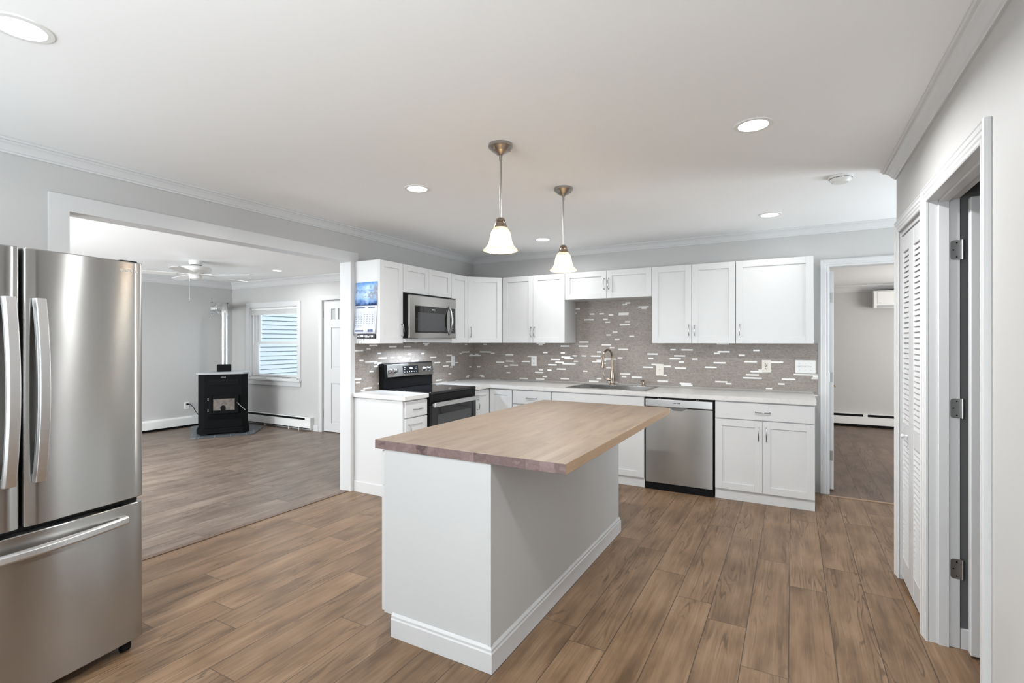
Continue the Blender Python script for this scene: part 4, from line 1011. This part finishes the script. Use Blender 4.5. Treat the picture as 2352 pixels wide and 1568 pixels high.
for k in range(5):
    a = R(26 + 72 * k); RM = Matrix.Rotation(a, 4, 'Z') @ Matrix.Translation((0, 0, -.176)) @ Matrix.Rotation(R(9), 4, 'X')
    bm = BM(); poly = [(.18, -.05), (.30, -.062), (.60, -.066), (.645, -.05), (.66, 0), (.645, .05), (.60, .066), (.30, .062), (.18, .05)]
    prism(bm, poly, -.003, .003); bl_ = obj('blade', bm, M['white'], t, bevel=.001, xf=RM @ Matrix.Scale(1.13, 4, (1, 0, 0)))
    bm = BM(); prism(bm, [(.07, -.018), (.15, -.020), (.23, -.035), (.23, .035), (.15, .020), (.07, .018)], .003, .009); obj('blade_bracket', bm, M['white'], bl_, xf=RM)

# pellet stove
A0 = Vector((-3.867, -1.252)); ang = 56.4
hp = [(-3.83, -1.44), (-3.44, -.73), (-3.85, -.30), (-4.85, -.20), (-4.85, -.88)]
bm = BM(); ca, sa = math.cos(R(-ang)), math.sin(R(-ang))
loc = [((x + 3.83) * ca - (y + 1.44) * sa, (x + 3.83) * sa + (y + 1.44) * ca) for x, y in hp]
prism(bm, loc, 0.001, .022); o = obj('hearth_pad', bm, M['slate'], bevel=.003); o.location = (-3.83, -1.44, 0); o.rotation_euler = (0, 0, R(ang))
tag(o, 'dark slate tiled hearth pad under the stove', 'hearth pad')
t = thing('pellet_stove', 'black pellet stove with small glass door standing on the slate pad', 'stove', (A0.x, A0.y, .0235), ang)
def oct_(x0, x1, y0, y1, c): return [(x0 + c, y0), (x1 - c, y0), (x1, y0 + c), (x1, y1), (x0, y1), (x0, y0 + c)]
bm = BM(); prism(bm, oct_(-.075, .605, 0, .56, .075), .018, .092)
for x in (-.02, .46): prism(bm, oct_(x, x + .10, .0, .2, .02), 0, .02)
obj('pedestal', bm, M['iron'], t, bevel=.004)
bm = BM(); prism(bm, oct_(-.055, .585, .02, .54, .075), .0925, .878); bd = obj('body', bm, M['iron'], t, bevel=.004)
bm = BM(); prism(bm, oct_(-.080, .610, -.005, .57, .085), .879, .908); obj('top_plate', bm, paint('grey_stove_top', (.36, .37, .38), .35, .08, 12, 0), t, bevel=.004, label='light grey top plate')
bx('hopper_lid', M['iron'], t, .17, .36, .22, .36, .909, 1.015, .012)
bm = BM(); box(bm, .075, .465, .006, .0195, .730, .800); gr = obj('air_grille', bm, M['black'], t)
bm = BM(); box(bm, .08, .46, .001, .006, .75, .756); box(bm, .08, .46, .001, .006, .772, .778); obj('grille_slats', bm, M['iron'], gr)
bm = BM(); x0, x1, z0, z1 = .085, .465, .305, .575
for q in ((x0, x0 + .05, z0, z1), (x1 - .05, x1, z0, z1), (x0 + .05, x1 - .05, z0, z0 + .05), (x0 + .05, x1 - .05, z1 - .05, z1)): box(bm, q[0], q[1], -.022, .0195, q[2], q[3])
fdoor = obj('fire_door', bm, M['iron'], t, bevel=.006)
bx('pane', M['soot'], fdoor, x0 + .05, x1 - .05, -.008, -.002, z0 + .05, z1 - .05, 0, 'sooty stained glass')
bm = BM(); lathe(bm, [(0, 0), (.034, 0), (.034, .004), (0, .004)], 20, (.265, -.0085, .385), Matrix.Rotation(R(90), 4, 'X') @ Matrix.Scale(1.25, 4, (0, 1, 0))); obj('burn_pot', bm, M['black'], fdoor)
bm = BM(); tube(bm, [(.445, -.024, .46), (.49, -.035, .41), (.555, -.05, .345)], .004, 8); obj('door_handle', bm, M['hinge'], fdoor, smooth=True)
for z in (.36, .52): bm = BM(); tube(bm, [(.078, -.012, z - .02), (.078, -.012, z + .02)], .008, 8); obj('hinge_pin', bm, M['hinge'], fdoor)
bm = BM(); prism(bm, [(.01, .262), (-.018, .250), (-.018, .243), (.0195, .243), (.0195, .262)], .07, .48, lambda a, b, c: (c, a, b)); obj('ash_lip', bm, M['iron'], t)
bm = BM()
for k, (dx, ww) in enumerate(((0, .008), (.013, .006), (.024, .010), (.04, .008), (.053, .01))): box(bm, .235 + dx, .235 + dx + ww, .0175, .0195, .826 + .004 * (k % 2), .842 + .003 * (k % 3))
obj('badge', bm, M['hinge'], t, label='small metal lettering')
# flue pipe and wall thimble
px_, py_ = -4.335, -.645
t = thing('flue_pipe', 'shiny metal flue pipe rising behind the stove to the wall', 'stove pipe', (px_, py_, .0))
bm = BM(); pts = [(0, 0, .25), (0, 0, .7), (0, 0, 1.0), (0, 0, 1.84)]; dv = Vector((XF - px_, -.325 - py_, 0)); L = dv.length; dv.normalize(); rb = .11
for k in range(1, 9):
    a_ = PI / 2 * k / 8; pts.append((dv.x * rb * (1 - math.cos(a_)), dv.y * rb * (1 - math.cos(a_)), 1.84 + rb * math.sin(a_)))
pts.append((dv.x * (L - .03), dv.y * (L - .03), 1.95))
tube(bm, pts, .048, 20); obj('pipe', bm, M['alu'], t, smooth=True)
bm = BM(); tube(bm, [(0, 0, 1.80), (0, 0, 1.835)], .052, 20); tube(bm, [(0, 0, 1.24), (0, 0, 1.262)], .051, 20); obj('joint_band', bm, M['alu'], t, smooth=True)
t = thing('wall_thimble', 'square metal wall plate where the flue pipe enters the far wall', 'flue plate', (XF + .0005, -.325, 1.95), 90)
bm = BM(); box(bm, -.155, .155, -.004, 0, -.115, .115); obj('plate', bm, M['alu'], t, bevel=.001)
bm = BM(); lathe(bm, [(.058, 0), (.10, 0), (.098, .010), (.085, .014), (.070, .018), (.058, .022)], 32, (0, -.0045, 0), Matrix.Rotation(R(90), 4, 'X')); obj('collar', bm, M['alu'], t, smooth=True)
for x in (-.135, .135):
    for z in (-.098, .098): bm = BM(); lathe(bm, [(0, 0), (.009, 0), (.007, .004), (0, .005)], 10, (x, -.0045, z), Matrix.Rotation(R(90), 4, 'X')); obj('screw', bm, M['black'], t)
t = thing('power_cord', 'black power cord hanging from the low outlet to the stove', 'cord', (XF, -.865, 0))
bm = BM(); box(bm, .010, .045, -.014, .014, .358, .386); obj('plug', bm, M['black'], t, bevel=.006)
bm = BM(); tube(bm, [(.04, .0, .372), (.07, .025, .365), (.085, .06, .32), (.09, .085, .26), (.095, .125, .20), (.10, .16, .16), (.10, .175, .10), (.10, .18, .04), (.13, .19, .03), (.30, .20, .03)], .0055, 8); obj('cable', bm, M['black'], t, smooth=True)

# ------------------------------------------------------------------ back room things
t = thing('air_conditioner', 'white wall-mounted air conditioner high in the back room', 'air conditioner', (4.70, 4.4995, 1.905)); w = .82
bm = BM(); prism(bm, [(0, 0.02), (-.19, .0), (-.205, .05), (-.205, .265), (-.18, .285), (0, .285)], 0, w, lambda a, b, c: (c, a, b)); obj('casing', bm, M['white'], t, bevel=.006)
bm = BM(); box(bm, .05, w - .05, -.2085, -.2055, .075, .26); obj('front_panel', bm, M['white'], t, bevel=.001)
bx('badge', M['greyink'], t, .07, .10, -.2095, -.2088, .08, .088, 0)
bm = BM(); prism(bm, [(-.206, .052), (-.197, .010), (-.1965, .010), (-.2055, .052)], .05, w - .05, lambda a, b, c: (c, a - .001, b)); obj('louver', bm, paint('grey_louver', (.45, .46, .46), .4, .02, 4, 0), t)
bx('top_intake', M['black'], t, .02, w - .02, -.175, -.02, .286, .296, 0)
t = thing('baseboard_heater', 'white baseboard heater along the far wall of the back room', 'baseboard heater', (2.72, 4.4995, 0), 0, 'white baseboard heaters'); w = 3.76
bm = BM(); box(bm, 0, w, -.010, -.0005, .02, .215); box(bm, 0, w, -.05, -.010, .208, .215); obj('back_plate', bm, M['metalwhite'], t)
bm = BM(); box(bm, 0, w, -.070, -.064, .045, .170); obj('front_cover', bm, M['metalwhite'], t, bevel=.002)
bm = BM(); box(bm, 0, 1.86, -.060, -.04, .172, .200); box(bm, 1.92, w, -.060, -.04, .172, .200); obj('damper', bm, M['black'], t)
bm = BM(); box(bm, 1.86, 1.92, -.068, -.0005, .165, .214); obj('splice_cover', bm, M['metalwhite'], t)
bm = BM(); box(bm, 0, w, -.055, -.012, .005, .15); obj('fin_element', bm, M['black'], t)
